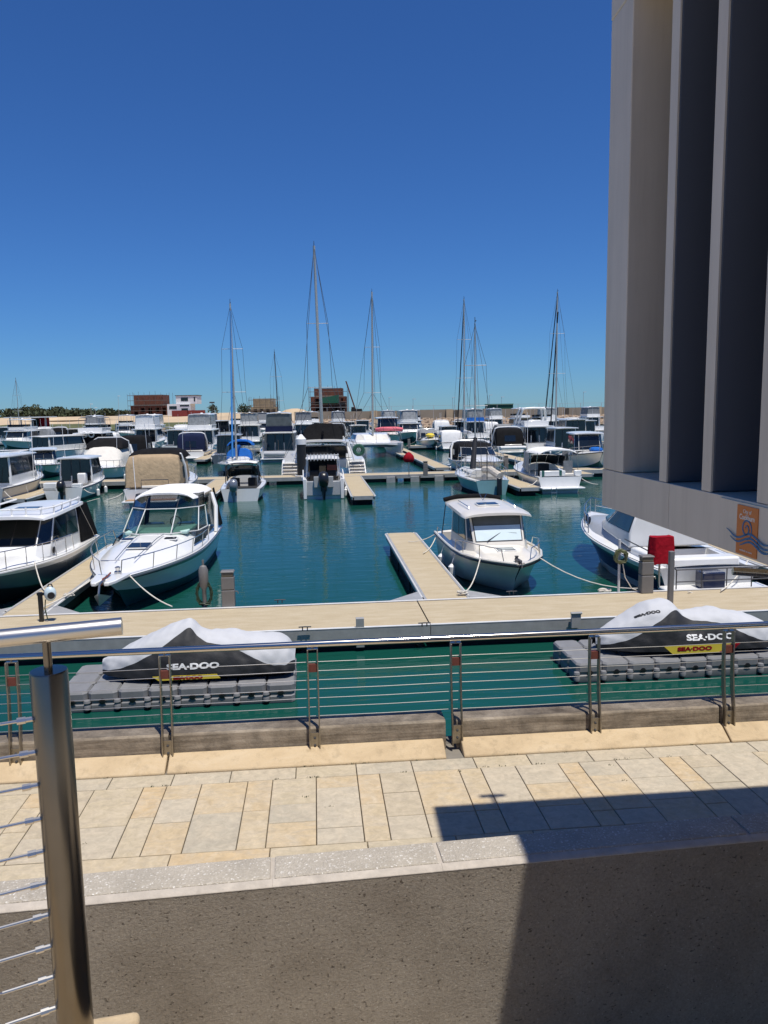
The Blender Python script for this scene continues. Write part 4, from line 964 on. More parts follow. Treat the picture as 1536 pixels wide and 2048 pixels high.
    def fly(s, x0, x1, w, z, h=0.55, screen=True, top=None, tz=1.9, m='gel', seat=True, clears=None, rake=0.25):
        """flybridge coaming with optional roof and clear curtains"""
        a = s.ring(x0, x1, w, w*0.95, z, z, 0.4); b = s.ring(x0-0.05, x1+rake, w*1.04, w*1.0, z+h, z+h, 0.45)
        mb = MB(); rr = []
        ins = lambda r, d, zz: [Vector((v.x-(d if v.x > (x0+x1)/2 else -d), v.y-math.copysign(d, v.y), zz)) for v in r]
        mb.loft([a, b, ins(b, 0.07, z+h), ins(a, 0.07, z+0.02)]); h_ = s.part('flybridge', mb, m, bevel=0.03, angle=50)
        if top:
            s.roof(x0-0.1, x1*1.0-0.05, w*0.95, z+tz, top, 0.07, 'flybridge_roof', camber=0.1)
            s.tubes('flybridge_frame', [[(x, sg*w*0.93, z+h*0.8), (x2, sg*w*0.9, z+tz)] for sg in (1, -1) for x, x2 in ((x0, x0), ((x0+x1)/2, (x0+x1)/2), (x1-0.1, x1-0.25))], 0.02)
        if clears:
            t = s.ring(x0, x1-0.15, w*0.92, w*0.9, z+tz, z+tz, 0.4); bb = s.ring(x0, x1+rake-0.1, w*0.98, w*0.95, z+h, z+h, 0.45)
            for sgm in range(6):
                mb = MB(); q = [bb[sgm], bb[(sgm+1) % 6], t[(sgm+1) % 6], t[sgm]]; mb.quadpanel(q, 0.01, 0.99, 0.0, 1.0, 0.0, 0.012); s.part('curtain', mb, clears, h_, smooth=False)
        elif screen:
            bb = s.ring(x0, x1+rake, w*0.98, w*0.95, z+h, z+h, 0.45); t = [v+Vector((-0.22, 0, 0.33)) for v in bb]
            s.screen([bb[1].lerp(bb[0], .3), bb[1], bb[2], bb[3], bb[4], bb[4].lerp(bb[5], .3)], [t[1].lerp(t[0], .3), t[1], t[2], t[3], t[4], t[4].lerp(t[5], .3)], 'glass_tint', 'black', 0.012, name='flybridge_screen')
        if seat:
            mb = MB(); mb.box((x0+0.9, 0, z+0.35), (0.5, w*1.0, 0.6)); s.part('helm_seat', mb, 'gel', bevel=0.06)
        return h_
    def mast(s, x, H, r=0.07, m='alu_mast', z0=0.9, boom=3.2, furl=None, stay=None, cover='canvas_white', spreaders=(0.45, 0.72), sw=0.75, back=True, wr=0.012, lean=0.0, tilt=0.0, boomz=1.0):
        top = Vector((x-lean, tilt, H))
        mb = MB(); mb.tube([(x, 0, z0), (x+(top.x-x)*.5, tilt*.5, (z0+H)/2), top], r, n=10, r2=r*0.72); mm_ = s.part('mast', mb, m)
        mb = MB(); mb.tube([top, top+Vector((0, 0, 0.35))], 0.02); mb.box(top+Vector((-0.15, 0, 0.1)), (0.35, 0.05, 0.05)); s.part('masthead', mb, 'wire', mm_)
        if boom:
            bz = z0+boomz; mb = MB(); mb.tube([(x-0.1, 0, bz), (x-boom, 0, bz+0.1)], 0.06, n=8); s.part('boom', mb, m)
            if cover:
                mb = MB(); K = 9; mb.loft([[(x-0.05-boom*q, (0.16-0.08*q)*math.cos(a)*(0.8+0.2*math.sin(9*q)), bz+0.16+0.1*q*0+(0.30-0.16*q)*math.sin(a)) for a in [2*math.pi*k/10 for k in range(10)]] for q in [i/K for i in range(K+1)]]); s.part('sail_cover', mb, cover)
        paths = []; zsd = s.zs(x/s.L); t = x/s.L
        for sg in (1, -1):
            ch = Vector((x-0.15, sg*(s.hb(t)-0.05), zsd)); last = None
            for f in spreaders:
                q = Vector((x, 0, z0)).lerp(top, f); tip = q+Vector((-0.1, sg*sw*(1.1-0.4*f), 0)); mb = MB(); mb.tube([q, tip], 0.022, n=5); s.part('spreader', mb, 'lamp_pole')
                if last is None: paths += [[ch, tip]]; paths += [[ch+Vector((0.25, -sg*.05, 0)), q]]
                else: paths += [[last, tip]]
                last = tip
            paths.append([last if last is not None else ch, top-Vector((0, 0, 0.15))])
        bow = Vector((s.L*0.985, 0, s.s1+0.05))
        if stay != 'none': paths.append([bow, top-Vector((0, 0, 0.2))])
        if back: paths += [[Vector((0.1, sg*s.hb(0)*0.6, s.s0)), top] for sg in (1, -1)]
        s.tubes('rigging', paths, wr, 'wire', n=4)
        if furl:
            a, b = bow+Vector((-0.1, 0, 0.4)), top-Vector((0, 0, 0.5)); mb = MB(); mb.tube([a, a.lerp(b, .03), a.lerp(b, .5), a.lerp(b, .97), b], 0.085, n=8, r2=0.05); s.part('furled_sail', mb, furl)
        return mm_
    def fender(s, t, side, m='white_paint'):
        mb = MB(); y = side*(s.hb(t)+0.12); mb.tube([(s.L*t, side*(s.hb(t)-0.02), s.zs(t)), (s.L*t, y, 0.5)], 0.008); mb.lathe([(0.03, 0.02), (0.10, 0.1), (0.10, 0.42), (0.03, 0.5)], (s.L*t, y, 0), n=10)
        return s.part('fender', mb, m)
def wl(px, py, z=0.0): return at(px, py, z)
def stern_at(px, py): return wl(px, py)
def bow_at(px, py, L, head):                        # stem at the waterline sits on the pixel
    q = wl(px, py); a = R(head); return Vector((q.x-math.cos(a)*L*0.92, q.y-math.sin(a)*L*0.92, 0))
# ================================================================== THE FOUR NEAR BOATS
def line(b, name, pts, r=0.012, m='rope', drop=0.0):
    return b.tubes(name, [pts], r, m)
# --- white sports cruiser with bow to the walkway
A = Boat('sports_cruiser', 'white sports cruiser with grey windscreen covers beside the left finger pontoon', 9.2, 3.0, W(-4.72, 28.0), 272.5, s0=1.0, s1=1.02, p=2.1, t0=0.45)
A.hull('gel', stripe='gel_slate', bottom='antifoul_green', rake=1.1, cockpit=0.34, sole=0.45, flare=0.80, fine=0.12, rub='gel_slate', gw=0.25)
A.trunk(3.6, 8.5, 1.24, 0.44, pw=2.6, e=0.75)
bs = [(2.3, 1.22, 1.33), (3.5, 1.16, 1.36), (4.45, 0.52, 1.42), (4.45, -0.52, 1.42), (3.5, -1.16, 1.36), (2.3, -1.22, 1.33)]
tp = [(1.9, 1.10, 1.98), (2.7, 1.05, 2.02), (3.35, 0.48, 2.04), (3.35, -0.48, 2.04), (2.7, -1.05, 2.02), (1.9, -1.10, 1.98)]
A.screen(bs, tp, 'glass', 'alu_white', 0.02)
t2 = [(1.75, 1.06, 2.40), (2.35, 1.02, 2.42), (2.75, 0.5, 2.45), (2.75, -0.5, 2.45), (2.35, -1.02, 2.42), (1.75, -1.06, 2.40)]
A.screen(tp, t2, 'vinyl', 'wire', 0.008, name='vinyl_curtain')
A.roof(-0.1, 2.85, 1.10, 2.40, 'canvas_white', 0.05, 'canvas_top', camber=0.10, drop=0.02, sides=0.10, wf=1.04)
A.arch(0.9, 1.34, 1.0, 2.36, 0.06, -0.55)
for sg in (1, -1):
    mb = MB(); mb.quadpanel([(-0.05, sg*1.32, 1.05), (0.55, sg*1.32, 1.05), (0.5, sg*1.12, 2.38), (0.1, sg*1.1, 2.38)], 0, 1, 0, 1, 0, 0.02); A.part('side_curtain', mb, 'canvas_black', smooth=False)
    mb = MB(); mb.quadpanel([(0.6, sg*1.31, 1.1), (2.2, sg*1.24, 1.36), (1.8, sg*1.10, 2.36), (0.75, sg*1.12, 2.36)], 0, 1, 0, 1, 0, 0.012); A.part('side_curtain', mb, 'vinyl', smooth=False)
mb = MB(); mb.box((3.35, 0, 1.40), (1.5, 1.9, 0.10)); A.part('dashboard', mb, 'mint', bevel=0.03)
mb = MB(); mb.box((2.2, 0.5, 1.0), (0.5, 0.55, 0.9)); mb.box((2.2, -0.5, 1.0), (0.5, 0.55, 0.9)); A.part('helm_seat', mb, 'gel_cream', bevel=0.06)
mb = MB(); mb.tube([(2.95, 0.35+0.17*math.cos(q), 1.58+0.17*math.sin(q)) for q in [2*math.pi*k/14 for k in range(14)]], 0.014, closed=True); A.part('steering_wheel', mb, 'black')
def hatch(b, x, y, z, dx, dy, m='glass_dark', ry=0.0):
    mb = MB(); mb.box((0, 0, 0), (dx, dy, 0.035)); o = b.part('hatch', mb, m, bevel=0.012); o.location = (x, y, z); o.rotation_euler.y = R(ry)
    mb = MB(); mb.box((0, 0, -0.012), (dx+0.06, dy+0.06, 0.03)); f = b.part('hatch_frame', mb, 'gel', o, bevel=0.01); return o
hatch(A, 6.05, 0, 1.355, 0.50, 0.56, ry=5.5); hatch(A, 4.95, 0.62, 1.36, 0.24, 0.34, ry=4); hatch(A, 4.95, -0.62, 1.36, 0.24, 0.34, ry=4)
for sg in (1, -1):
    A.tubes('grab_rail', [[(4.6, sg*0.36, 1.44), (5.4, sg*0.34, 1.44), (7.5, sg*0.25, 1.24)]], 0.011, 'steel_dull')
    mb = MB(); mb.quadpanel([(3.1, sg*1.325, 1.06), (4.5, sg*1.22, 1.10), (4.1, sg*1.20, 1.28), (3.3, sg*1.25, 1.30)], 0, 1, 0, 1, 0.01, 0.03, 0, Vector((0, sg, 0))); A.part('side_window', mb, 'glass_dark', smooth=False)
A.bowrail(0.36, 0.945, 0.42, 0.013, n=5, lean=0.12)
mb = MB(); mb.prism([(8.55, 0.42), (9.35, 0.30), (9.60, 0.20), (9.60, 0.09), (9.25, 0.06), (9.25, -0.06), (9.60, -0.09), (9.60, -0.20), (9.35, -0.30), (8.55, -0.42)], 0.99, 1.08); A.part('bow_platform', mb, 'gel', bevel=0.02)
mb = MB(); mb.tube([(9.0, 0, 1.13), (9.62, 0, 1.05), (9.75, 0, 0.80)], 0.025); mb.add([(9.75, 0, .55), (9.45, 0.2, .72), (9.78, 0, .86), (9.45, -0.2, .72)], [(0, 1, 2), (0, 2, 3), (0, 3, 1), (1, 3, 2)]); A.part('anchor', mb, 'steel_dull')
mb = MB(); mb.tube([(8.75, 0.0, 1.14), (9.1, 0.02, 1.12), (9.35, 0.0, 1.12), (9.5, 0, 1.0)], 0.022); A.part('anchor_chain', mb, 'rust_brown')
mb = MB(); mb.lathe([(0.09, 0), (0.09, 0.05), (0.05, 0.08), (0.07, 0.16), (0.03, 0.18)], (8.55, 0.12, 1.08), n=12); A.part('windlass', mb, 'steel')
A.tubes('mooring_line', [sag((8.6, 0.42, 1.03), (10.0, 1.75, 0.56), 0.10), sag((8.7, -0.4, 1.03), (9.7, -1.35, 0.55), 0.06)], 0.016, 'rope')
A.tubes('antenna', [[(1.6, -1.2, 1.35), (1.5, -1.28, 3.6)]], 0.012, 'white_paint')
# --- cream pilothouse boat
C = Boat('pilothouse_boat', 'cream pilothouse boat with raked windscreen moored beside the bare finger', 6.4, 2.45, W(5.12, 25.9), 276.5, s0=0.86, s1=0.92, p=3.0, t0=0.50, tr=0.93)
C.hull('gel_cream', bottom='gel_cream', rake=0.55, flare=0.88, fine=0.35, cockpit=0.30, sole=0.35, rub='black', gw=0.2, deck='gel_cream')
mb = MB()
for sg in (1, -1): mb.tube([(6.4*t, sg*(C.hb(t)+0.008), C.zs(t)+0.02) for t in [0.02, .2, .4, .55, .7, .82, .9, .96, .99]], 0.035, n=6)
C.part('toe_rail', mb, 'gel_cream')
r0, r1, r2 = C.ring(1.75, 4.30, 0.94, 0.92, 0.80, 0.86, 0.30, 0.74), C.ring(1.75, 4.18, 0.92, 0.89, 1.16, 1.16, 0.30, 0.74), C.ring(1.85, 3.72, 0.88, 0.85, 1.98, 1.90, 0.16, 0.78)
C.house([r0, r1, r2], 'gel_cream', [(1, 2, .05, .95, .05, .60, 'pale_sheet'), (1, 2, .05, .95, .62, .96, 'glass_grey'), (1, 0, .10, .52, .06, .9), (1, 0, .55, .93, .06, .9), (1, 4, .07, .45, .06, .9), (1, 4, .48, .90, .06, .9), (1, 1, .15, .85, .08, .92), (1, 3, .15, .85, .08, .92)], bevel=0.035)
C.roof(0.75, 4.10, 0.97, 1.94, 'gel_cream', 0.08, 'pilothouse_roof', camber=0.07, drop=0.06, sides=0.03, wf=1.04, corner=0.05)
mb = MB(); mb.tube([(0.74, 0.95, 2.03), (0.70, 0.5, 2.12), (0.70, -0.5, 2.12), (0.74, -0.95, 2.03)], 0.075, n=10); C.part('rolled_canvas', mb, 'canvas_black')
for sg in (1, -1):
    C.tubes('roof_rail', [[(1.9, sg*0.72, 2.07), (1.95, sg*0.72, 2.13), (3.3, sg*0.70, 2.10), (3.35, sg*0.70, 2.04)]], 0.014, 'steel')
    C.tubes('roof_strut', [[(0.9, sg*0.92, 1.95), (0.75, sg*1.02, 0.9)]], 0.016, 'wire')
hatch(C, 2.75, 0, 2.105, 0.42, 0.62, 'glass_dark', 2)
C.tubes('wiper', [[(4.2, -0.35, 1.20), (4.02, 0.1, 1.42), (4.05, 0.55, 1.38)]], 0.012, 'black')
C.tubes('aerial', [[(2.0, 0.05, 2.12), (1.7, 0.25, 2.3)], [(2.0, 0.05, 2.12), (1.75, 0.0, 2.32)]], 0.008, 'steel')
C.trunk(4.25, 6.0, 0.80, 0.20, 'gel_cream', 'foredeck', pw=6, e=0.6)
hatch(C, 4.85, 0.0, 1.07, 0.34, 0.50, 'glass_dark', 3)
for sg in (1, -1):
    K = 8; pts = [(6.4*t, sg*(C.hb(t)-0.06), C.zs(t)+h) for t, h in ((.55, 0.03), (.57, .3), (.66, .36), (.76, .38), (.86, .38), (.925, .36), (.935, .02))]
    C.tubes('bow_rail', [pts]+[[(6.4*t, sg*(C.hb(t)-0.06), C.zs(t)), (6.4*t, sg*(C.hb(t)-0.06), C.zs(t)+0.37)] for t in (.68, .82)], 0.013, 'steel')
    C.tubes('side_rail', [[(6.4*t, sg*(C.hb(t)-0.05), C.zs(t)+h) for t, h in ((.05, 0), (.06, .22), (.2, .24), (.21, 0))]], 0.012, 'steel')
mb = MB(); mb.box((6.12, 0, 0.97), (0.28, 0.12, 0.08)); mb.tube([(6.1, 0, 1.02), (6.42, 0, 0.98), (6.47, 0, 0.85)], 0.02); mb.lathe([(0.06, 0), (0.04, 0.06), (0.06, 0.1)], (5.95, 0.0, 0.98), n=10); C.part('anchor_roller', mb, 'wire')
C.fender(0.34, -1); C.fender(0.60, -1); C.outboard(0, 1.0, 'black')
C.tubes('mooring_line', [sag((5.75, 0.72, 0.95), (8.0, 2.65, 0.55), 0.25), sag((5.55, -0.90, 0.95), (7.55, -1.80, 0.55), 0.22), sag((0.35, -1.1, 0.88), (0.0, -2.05, 0.55), 0.1), sag((0.35, -1.1, 0.88), (2.2, -1.9, 0.55), 0.15)], 0.016, 'rope')
# --- aluminium boat at the left
B_ = Boat('aluminium_boat', 'aluminium boat with white hardtop rail and black aft curtains left of finger', 7.6, 2.5, W(-8.62, 27.2), 275, s0=0.92, s1=1.08, p=2.2)
B_.hull('gel_grey', low='gel_slate', stripe='gel', bottom='black', rake=0.9, flare=0.80, fine=0.2, cockpit=0.25, sole=0.4, rub='gel', gw=0.2)
r0, r1, r2 = B_.ring(1.7, 5.1, 1.0, 0.98, 0.9, 1.02, 0.5, 0.72), B_.ring(1.7, 4.85, 0.99, 0.96, 1.28, 1.34, 0.5, 0.70), B_.ring(1.8, 4.15, 0.95, 0.90, 2.12, 2.06, 0.35, 0.66)
B_.house([r0, r1, r2], 'gel', [(1, 2, .03, .49, .06, .94, 'glass_tint'), (1, 2, .51, .97, .06, .94, 'glass_tint'), (1, 1, .08, .94, .06, .94, 'glass_dark'), (1, 3, .08, .94, .06, .94, 'glass_dark'), (1, 0, .08, .48, .08, .9), (1, 0, .52, .95, .08, .9), (1, 4, .08, .48, .08, .9)], bevel=0.03)
B_.roof(0.9, 4.75, 1.06, 2.12, 'gel', 0.08, camber=0.08, drop=0.05)
for sg in (1, -1): mb = MB(); mb.lathe([(0.10, 0), (0.11, 0.02), (0.09, 0.03)], n=14); o = B_.part('porthole', mb, 'black'); o.location = (4.3, sg*0.995, 1.14); o.rotation_euler.x = R(-90*sg)
hatch(B_, 3.3, 0, 2.27, 0.5, 0.7, 'glass_grey', 1)
rp = [(1.5, 0.98, 2.36), (3.9, 0.96, 2.36), (4.45, 0.75, 2.36), (4.55, 0, 2.38), (4.45, -0.75, 2.36), (3.9, -0.96, 2.36), (1.5, -0.98, 2.36)]
ps = [rp]+[[(x, y, 2.16), (x, y, 2.42)] for x, y in [(1.6, .98), (2.4, .97), (3.2, .96), (3.9, .95), (4.4, .76), (4.52, .38), (4.55, 0), (4.52, -.38), (4.4, -.76), (3.9, -.95), (3.2, -.96)]]
B_.tubes('roof_rail', ps, 0.028, 'white_paint')
mb = MB(); mb.loft([[(0.1, 1.12, 0.95), (1.75, 1.05, 0.95), (1.75, -1.05, 0.95), (0.1, -1.12, 0.95)], [(0.75, 1.0, 2.14), (1.75, 1.0, 2.14), (1.75, -1.0, 2.14), (0.75, -1.0, 2.14)]]); B_.part('aft_curtain', mb, 'canvas_black', bevel=0.03)
B_.bowrail(0.40, 0.95, 0.48, 0.014, n=6)
B_.trunk(4.9, 6.8, 0.85, 0.22)
B_.tubes('rope_tie', [[(1.7, 1.05, 2.1), (0.9, 1.15, 1.2), (0.6, 1.25, 0.6)], [(0.75, 1.0, 2.14), (0.3, 1.3, 2.2)]], 0.008, 'rope')
B_.tubes('mooring_line', [sag((5.6, 0.9, 1.05), (7.0, 1.6, 0.55), 0.15), sag((7.2, 0.25, 1.1), (9.0, 1.4, 0.55), 0.35)], 0.016, 'rope')
B_.outboard(0, 1.2, 'black')
# --- navy boat partly hidden by the building
D = Boat('navy_hull_boat', 'white and slate motorboat with portholes and stern rails behind grey building', 8.3, 3.0, W(10.0, 18.75), 96, s0=0.85, s1=1.25, p=2.2)
D.hull('gel_grey', stripe='gel', low='gel_navy', bottom='gel_cream', rake=1.0, flare=0.78, fine=0.15, cockpit=0.28, sole=0.4, rub='gel', gw=0.25)
D.trunk(3.0, 7.7, 1.2, 0.55, 'gel_grey', pw=3, e=0.6)
for x in (6.4, 5.7):
    mb = MB(); mb.lathe([(0.13, 0), (0.15, 0.02), (0.11, 0.035)], n=16); o = D.part('porthole', mb, 'black'); o.location = (x, D.hb(x/8.3)*0.83, 1.28); o.rotation_euler.x = R(-75)
r0, r1, r2 = D.ring(2.2, 5.2, 1.2, 1.1, 1.0, 1.3, 0.8), D.ring(2.2, 4.9, 1.18, 1.08, 1.4, 1.5, 0.8), D.ring(2.2, 4.0, 1.0, 0.95, 1.95, 1.95, 0.5)
D.house([r0, r1, r2], 'gel', [(1, 2, .03, .97, .08, .92), (1, 1, .05, .95, .08, .92), (1, 3, .05, .95, .08, .92), (1, 0, .05, .95, .08, .85), (1, 4, .05, .95, .08, .85)])
mb = MB(); mb.box((-0.45, 0, 0.36), (0.95, 2.7, 0.10)); D.part('swim_platform', mb, 'gel', bevel=0.03)
mb = MB(); mb.box((-0.35, 0.15, 0.62), (0.4, 0.6, 0.42)); D.part('storage_box', mb, 'gel_navy', bevel=0.03)
D.tubes('stern_rail', [[(-0.85, 1.3, h), (-0.85, -1.3, h)] for h in (0.7, 1.0)]+[[(-0.85, y, 0.4), (-0.85, y, 1.0)] for y in (1.3, .65, 0, -.65, -1.3)]+[[(-0.85, sg*1.3, 1.0), (0.6, sg*1.42, 1.25), (2.0, sg*1.4, 1.3)] for sg in (1, -1)], 0.016, 'wire')
D.bowrail(0.6, 0.97, 0.5, 0.016, n=4, mid=True)
mb = MB(); mb.box((1.2, 0.95, 0.75), (1.8, 0.5, 0.6)); D.part('cockpit_seat', mb, 'gel', bevel=0.06)
mb = MB(); mb.box((0.5, 0, 0.75), (0.5, 2.0, 0.6)); D.part('stern_seat', mb, 'gel', bevel=0.06)
D.tubes('mooring_line', [sag((0.4, -1.3, 0.9), (-1.3, 0.4, 0.55), 0.1), sag((-0.8, 0.5, 0.45), (-1.25, 1.2, 0.55), 0.05)], 0.016, 'rope')
# ================================================================== BOAT TYPES FOR THE ROWS BEHIND
def sport(label, L, B, loc, head, canvas='canvas_white', cov='tent', archm='gel', top=None, hullm='gel', bottom='antifoul_green', group=None, dinghy=None, name='sports_cruiser', platform=True, low=None, vin='clear_vinyl', ch=1.35, rails=True):
    b = Boat(name, label, L, B, loc, head, group=group, s0=0.95, s1=1.3); k = L/9.0; w = B/2
    b.hull(hullm, low=low, bottom=bottom, rake=1.0*k, cockpit=0.40, sole=0.5, gw=0.28, rub='gel_slate', flare=0.8, fine=0.15)
    b.trunk(L*0.45, L*0.93, w*0.82, 0.5, pw=2.6, e=0.7)
    z = 1.3; bs = [(L*.36, w*.84, z), (L*.48, w*.78, z+.05), (L*.56, w*.36, z+.15), (L*.56, -w*.36, z+.15), (L*.48, -w*.78, z+.05), (L*.36, -w*.84, z)]
    tp = [(x-0.75*k, y*.9, z+.72) for x, y, _ in bs]
    b.screen(bs, tp, 'glass_dark', 'alu_white', 0.022)
    if cov == 'tent':
        h_ = 1.0+ch; q0, q1, q2, q3 = b.ring(.3*k, L*.45, w*.89, w*.86, .98, 1.3, .5), b.ring(.5*k, L*.41, w*.86, w*.83, 1.0+ch*.70, 1.0+ch*.72, .4), b.ring(.75*k, L*.37, w*.78, w*.75, h_-.06, h_-.04, .4), b.ring(1.3*k, L*.31, w*.45, w*.42, h_+.04, h_+.04, .3)
        mb = MB(); mb.loft([q0, q1, q2, q3]); cv = b.part('canvas_enclosure', mb, canvas, bevel=.09, seg=2, angle=60)
        for sm in (0, 4):
            mb = MB(); q = [q0[sm], q0[sm+1], q1[sm+1], q1[sm]]; mb.quadpanel(q, .3, .72, .3, .85, .012, .02, 0, Vector((0, 1 if sm == 0 else -1, 0))); b.part('canvas_window', mb, 'glass_grey' if canvas != 'canvas_beige' else 'glass_dark', cv, smooth=False)
        if canvas in ('canvas_black', 'canvas_navy', 'canvas_grey'):
            mb = MB(); mb.quadpanel([q0[5], q0[0], q1[0], q1[5]], .3, .7, .35, .85, .012, .02, 0, Vector((-1, 0, 0))); b.part('canvas_window', mb, 'glass_dark', cv, smooth=False)
    elif cov == 'full': b.canopy(0.35*k, L*.60, w*.88, 1.05, 1.0+ch, canvas, 1.6, 0.45)
    elif cov == 'open':
        b.roof(0.4, L*.42, w*.85, 1.0+ch, canvas, 0.05, 'bimini', camber=0.16, sides=0.08)
        b.tubes('bimini_frame', [[(x, sg*w*.88, 1.0), (x2, sg*w*.82, 1.0+ch)] for sg in (1, -1) for x, x2 in ((0.7, 0.5), (L*.22, L*.22), (L*.3, L*.40))], 0.018)
        for sg in (1, -1):
            mb = MB(); mb.quadpanel([(L*.24, sg*w*.88, 1.05), (L*.40, sg*w*.86, 1.3), (L*.40, sg*w*.82, 1.0+ch), (L*.27, sg*w*.82, 1.0+ch)], 0, 1, 0, 1, 0, .012); b.part('side_curtain', mb, vin, smooth=False)
    if archm: b.arch(L*.17, w*.93, 0.95, 1.0+ch+0.12, 0.07*k, -0.5, archm)
    if top: b.canopy(L*.12, L*.46, w*.86, 1.0+ch-0.25, 1.0+ch+0.30, top, 0.9, 0.4, name='bimini_cover')
    if platform: mb = MB(); mb.box((-0.35, 0, 0.33), (0.75, B*.86, 0.10)); b.part('swim_platform', mb, 'gel', bevel=0.03)
    mb = MB(); mb.box((0.55, -0.2*w, 0.85), (0.5, w*1.1, 0.55)); b.part('stern_seat', mb, 'gel_cream', bevel=0.05)
    if rails: b.bowrail(0.5, 0.96, 0.5, 0.016, n=5)
    if dinghy:
        mb = MB(); mb.tube([(-0.75, w*.8, .75), (-0.6, w*.7, .8), (-0.6, -w*.6, .8), (-0.75, -w*.85, .78)], 0.2, n=10, r2=.16); mb.tube([(-0.3, w*.75, .78), (-0.3, -w*.6, .8)], 0.17, n=10); b.part('dinghy', mb, dinghy)
    extras(b)
    return b
def extras(b, n=1):                                 # fenders, aerials and stern lines every moored boat carries
    r_ = random.Random(int(b.L*100+abs(b.root.location.x)*37)); L = b.L
    for sd_ in (1, -1): b.fender(.30, sd_); b.fender(.55, sd_)
    b.tubes('antenna', [[(L*.45, sg*b.B*.3, b.s0+.9), (L*.43, sg*b.B*.32, b.s0+r_.uniform(3.0, 4.4))] for sg in (1, -1)[:1+r_.randint(0, 1)]], .014, 'white_paint')
    b.tubes('mooring_line', [sag((.2, sg*b.hb(0)*.9, b.s0), (-.5, sg*(b.hb(0)+.8), .5), .12) for sg in (1, -1)], .02, 'rope')
    if r_.random() < .5: b.tubes('flag_staff', [[(.1, 0, b.s0), (-.3, 0, b.s0+1.1)]], .016, 'teak')
def flyb(label, L, B, loc, head, clears='clear_vinyl', top='gel', enc=None, hullm='gel', bottom='antifoul_green', group=None, name='flybridge_cruiser', aftc=None, ft=1.85, old=False, dinghy=False, dh=2.0, fl=True):
    b = Boat(name, label, L, B, loc, head, group=group, s0=1.1, s1=1.75, tr=0.9, p=2.4); k = L/12.; w = B/2; g = 'gel_old' if old else 'gel'
    b.hull(hullm, bottom=bottom, rake=1.2*k, cockpit=0.24, sole=0.6, gw=0.3, rub='alu_white', flare=0.85, fine=0.2)
    x0, x1 = L*.24, L*.66
    r0, r1, r2 = b.ring(x0, x1+.5, w*.80, w*.74, 1.1, 1.45, .8), b.ring(x0, x1+.25, w*.79, w*.73, dh*.92, dh*.95, .8), b.ring(x0+.05, x1-.35, w*.74, w*.68, dh+.85, dh+.85, .6)
    b.house([r0, r1, r2], g, [(1, 2, .03, .49, .1, .9), (1, 2, .51, .97, .1, .9), (1, 1, .08, .92, .1, .9), (1, 3, .08, .92, .1, .9)]+[(1, s_, a, a+.28, .12, .88) for s_ in (0, 4) for a in (.06, .37, .68)]+[(1, 5, .10, .34, -.8, .85), (1, 5, .38, .62, -1.1, .85), (1, 5, .66, .90, -.8, .85)], bevel=0.06)
    dz = dh+.85
    b.roof(L*.06, x1-.1, w*.84, dz-.02, g, .10, 'boat_deck', camber=.03)
    b.tubes('deck_post', [[(L*.09, sg*w*.8, 1.1), (L*.09, sg*w*.8, dz)] for sg in (1, -1)], .03, 'alu_white')
    if aftc:
        for sg in (1, -1): mb = MB(); mb.quadpanel([(L*.08, sg*w*.82, 1.15), (x0, sg*w*.82, 1.15), (x0, sg*w*.8, dz), (L*.08, sg*w*.8, dz)], 0, 1, 0, 1, 0, .02); b.part('side_curtain', mb, aftc, smooth=False)
    if fl: b.fly(L*.2, x1-.9, w*.66, dz+.09, .55, True, top, ft, g, True, clears)
    if enc:
        mb = MB(); mb.box((L*.19, 0, dz+.38), (.06, w*1.36, .62)); b.part('weather_cloth', mb, enc, smooth=False)
    mb = MB(); mb.lathe([(.18, 0), (.24, .06), (.24, .16), (.1, .26)], (L*.38, 0, dz+.1+(ft if top else .5)), n=12); b.part('radar_dome', mb, 'gel')
    b.bowrail(.55, .97, .6, .018, n=6); b.trunk(x1+.3, L*.93, w*.62, .35)
    mb = MB(); mb.box((-.4, 0, .35), (.85, B*.88, .10)); b.part('swim_platform', mb, 'gel', bevel=.03)
    if dinghy:
        mb = MB(); mb.tube([(-.55, w*.7, .85), (-.5, -w*.3, .8)], .24, n=10); mb.tube([(-.3, w*.7, .95), (-.25, -w*.3, .9)], .2, n=10); b.part('dinghy', mb, 'gel_grey')
    extras(b)
    return b
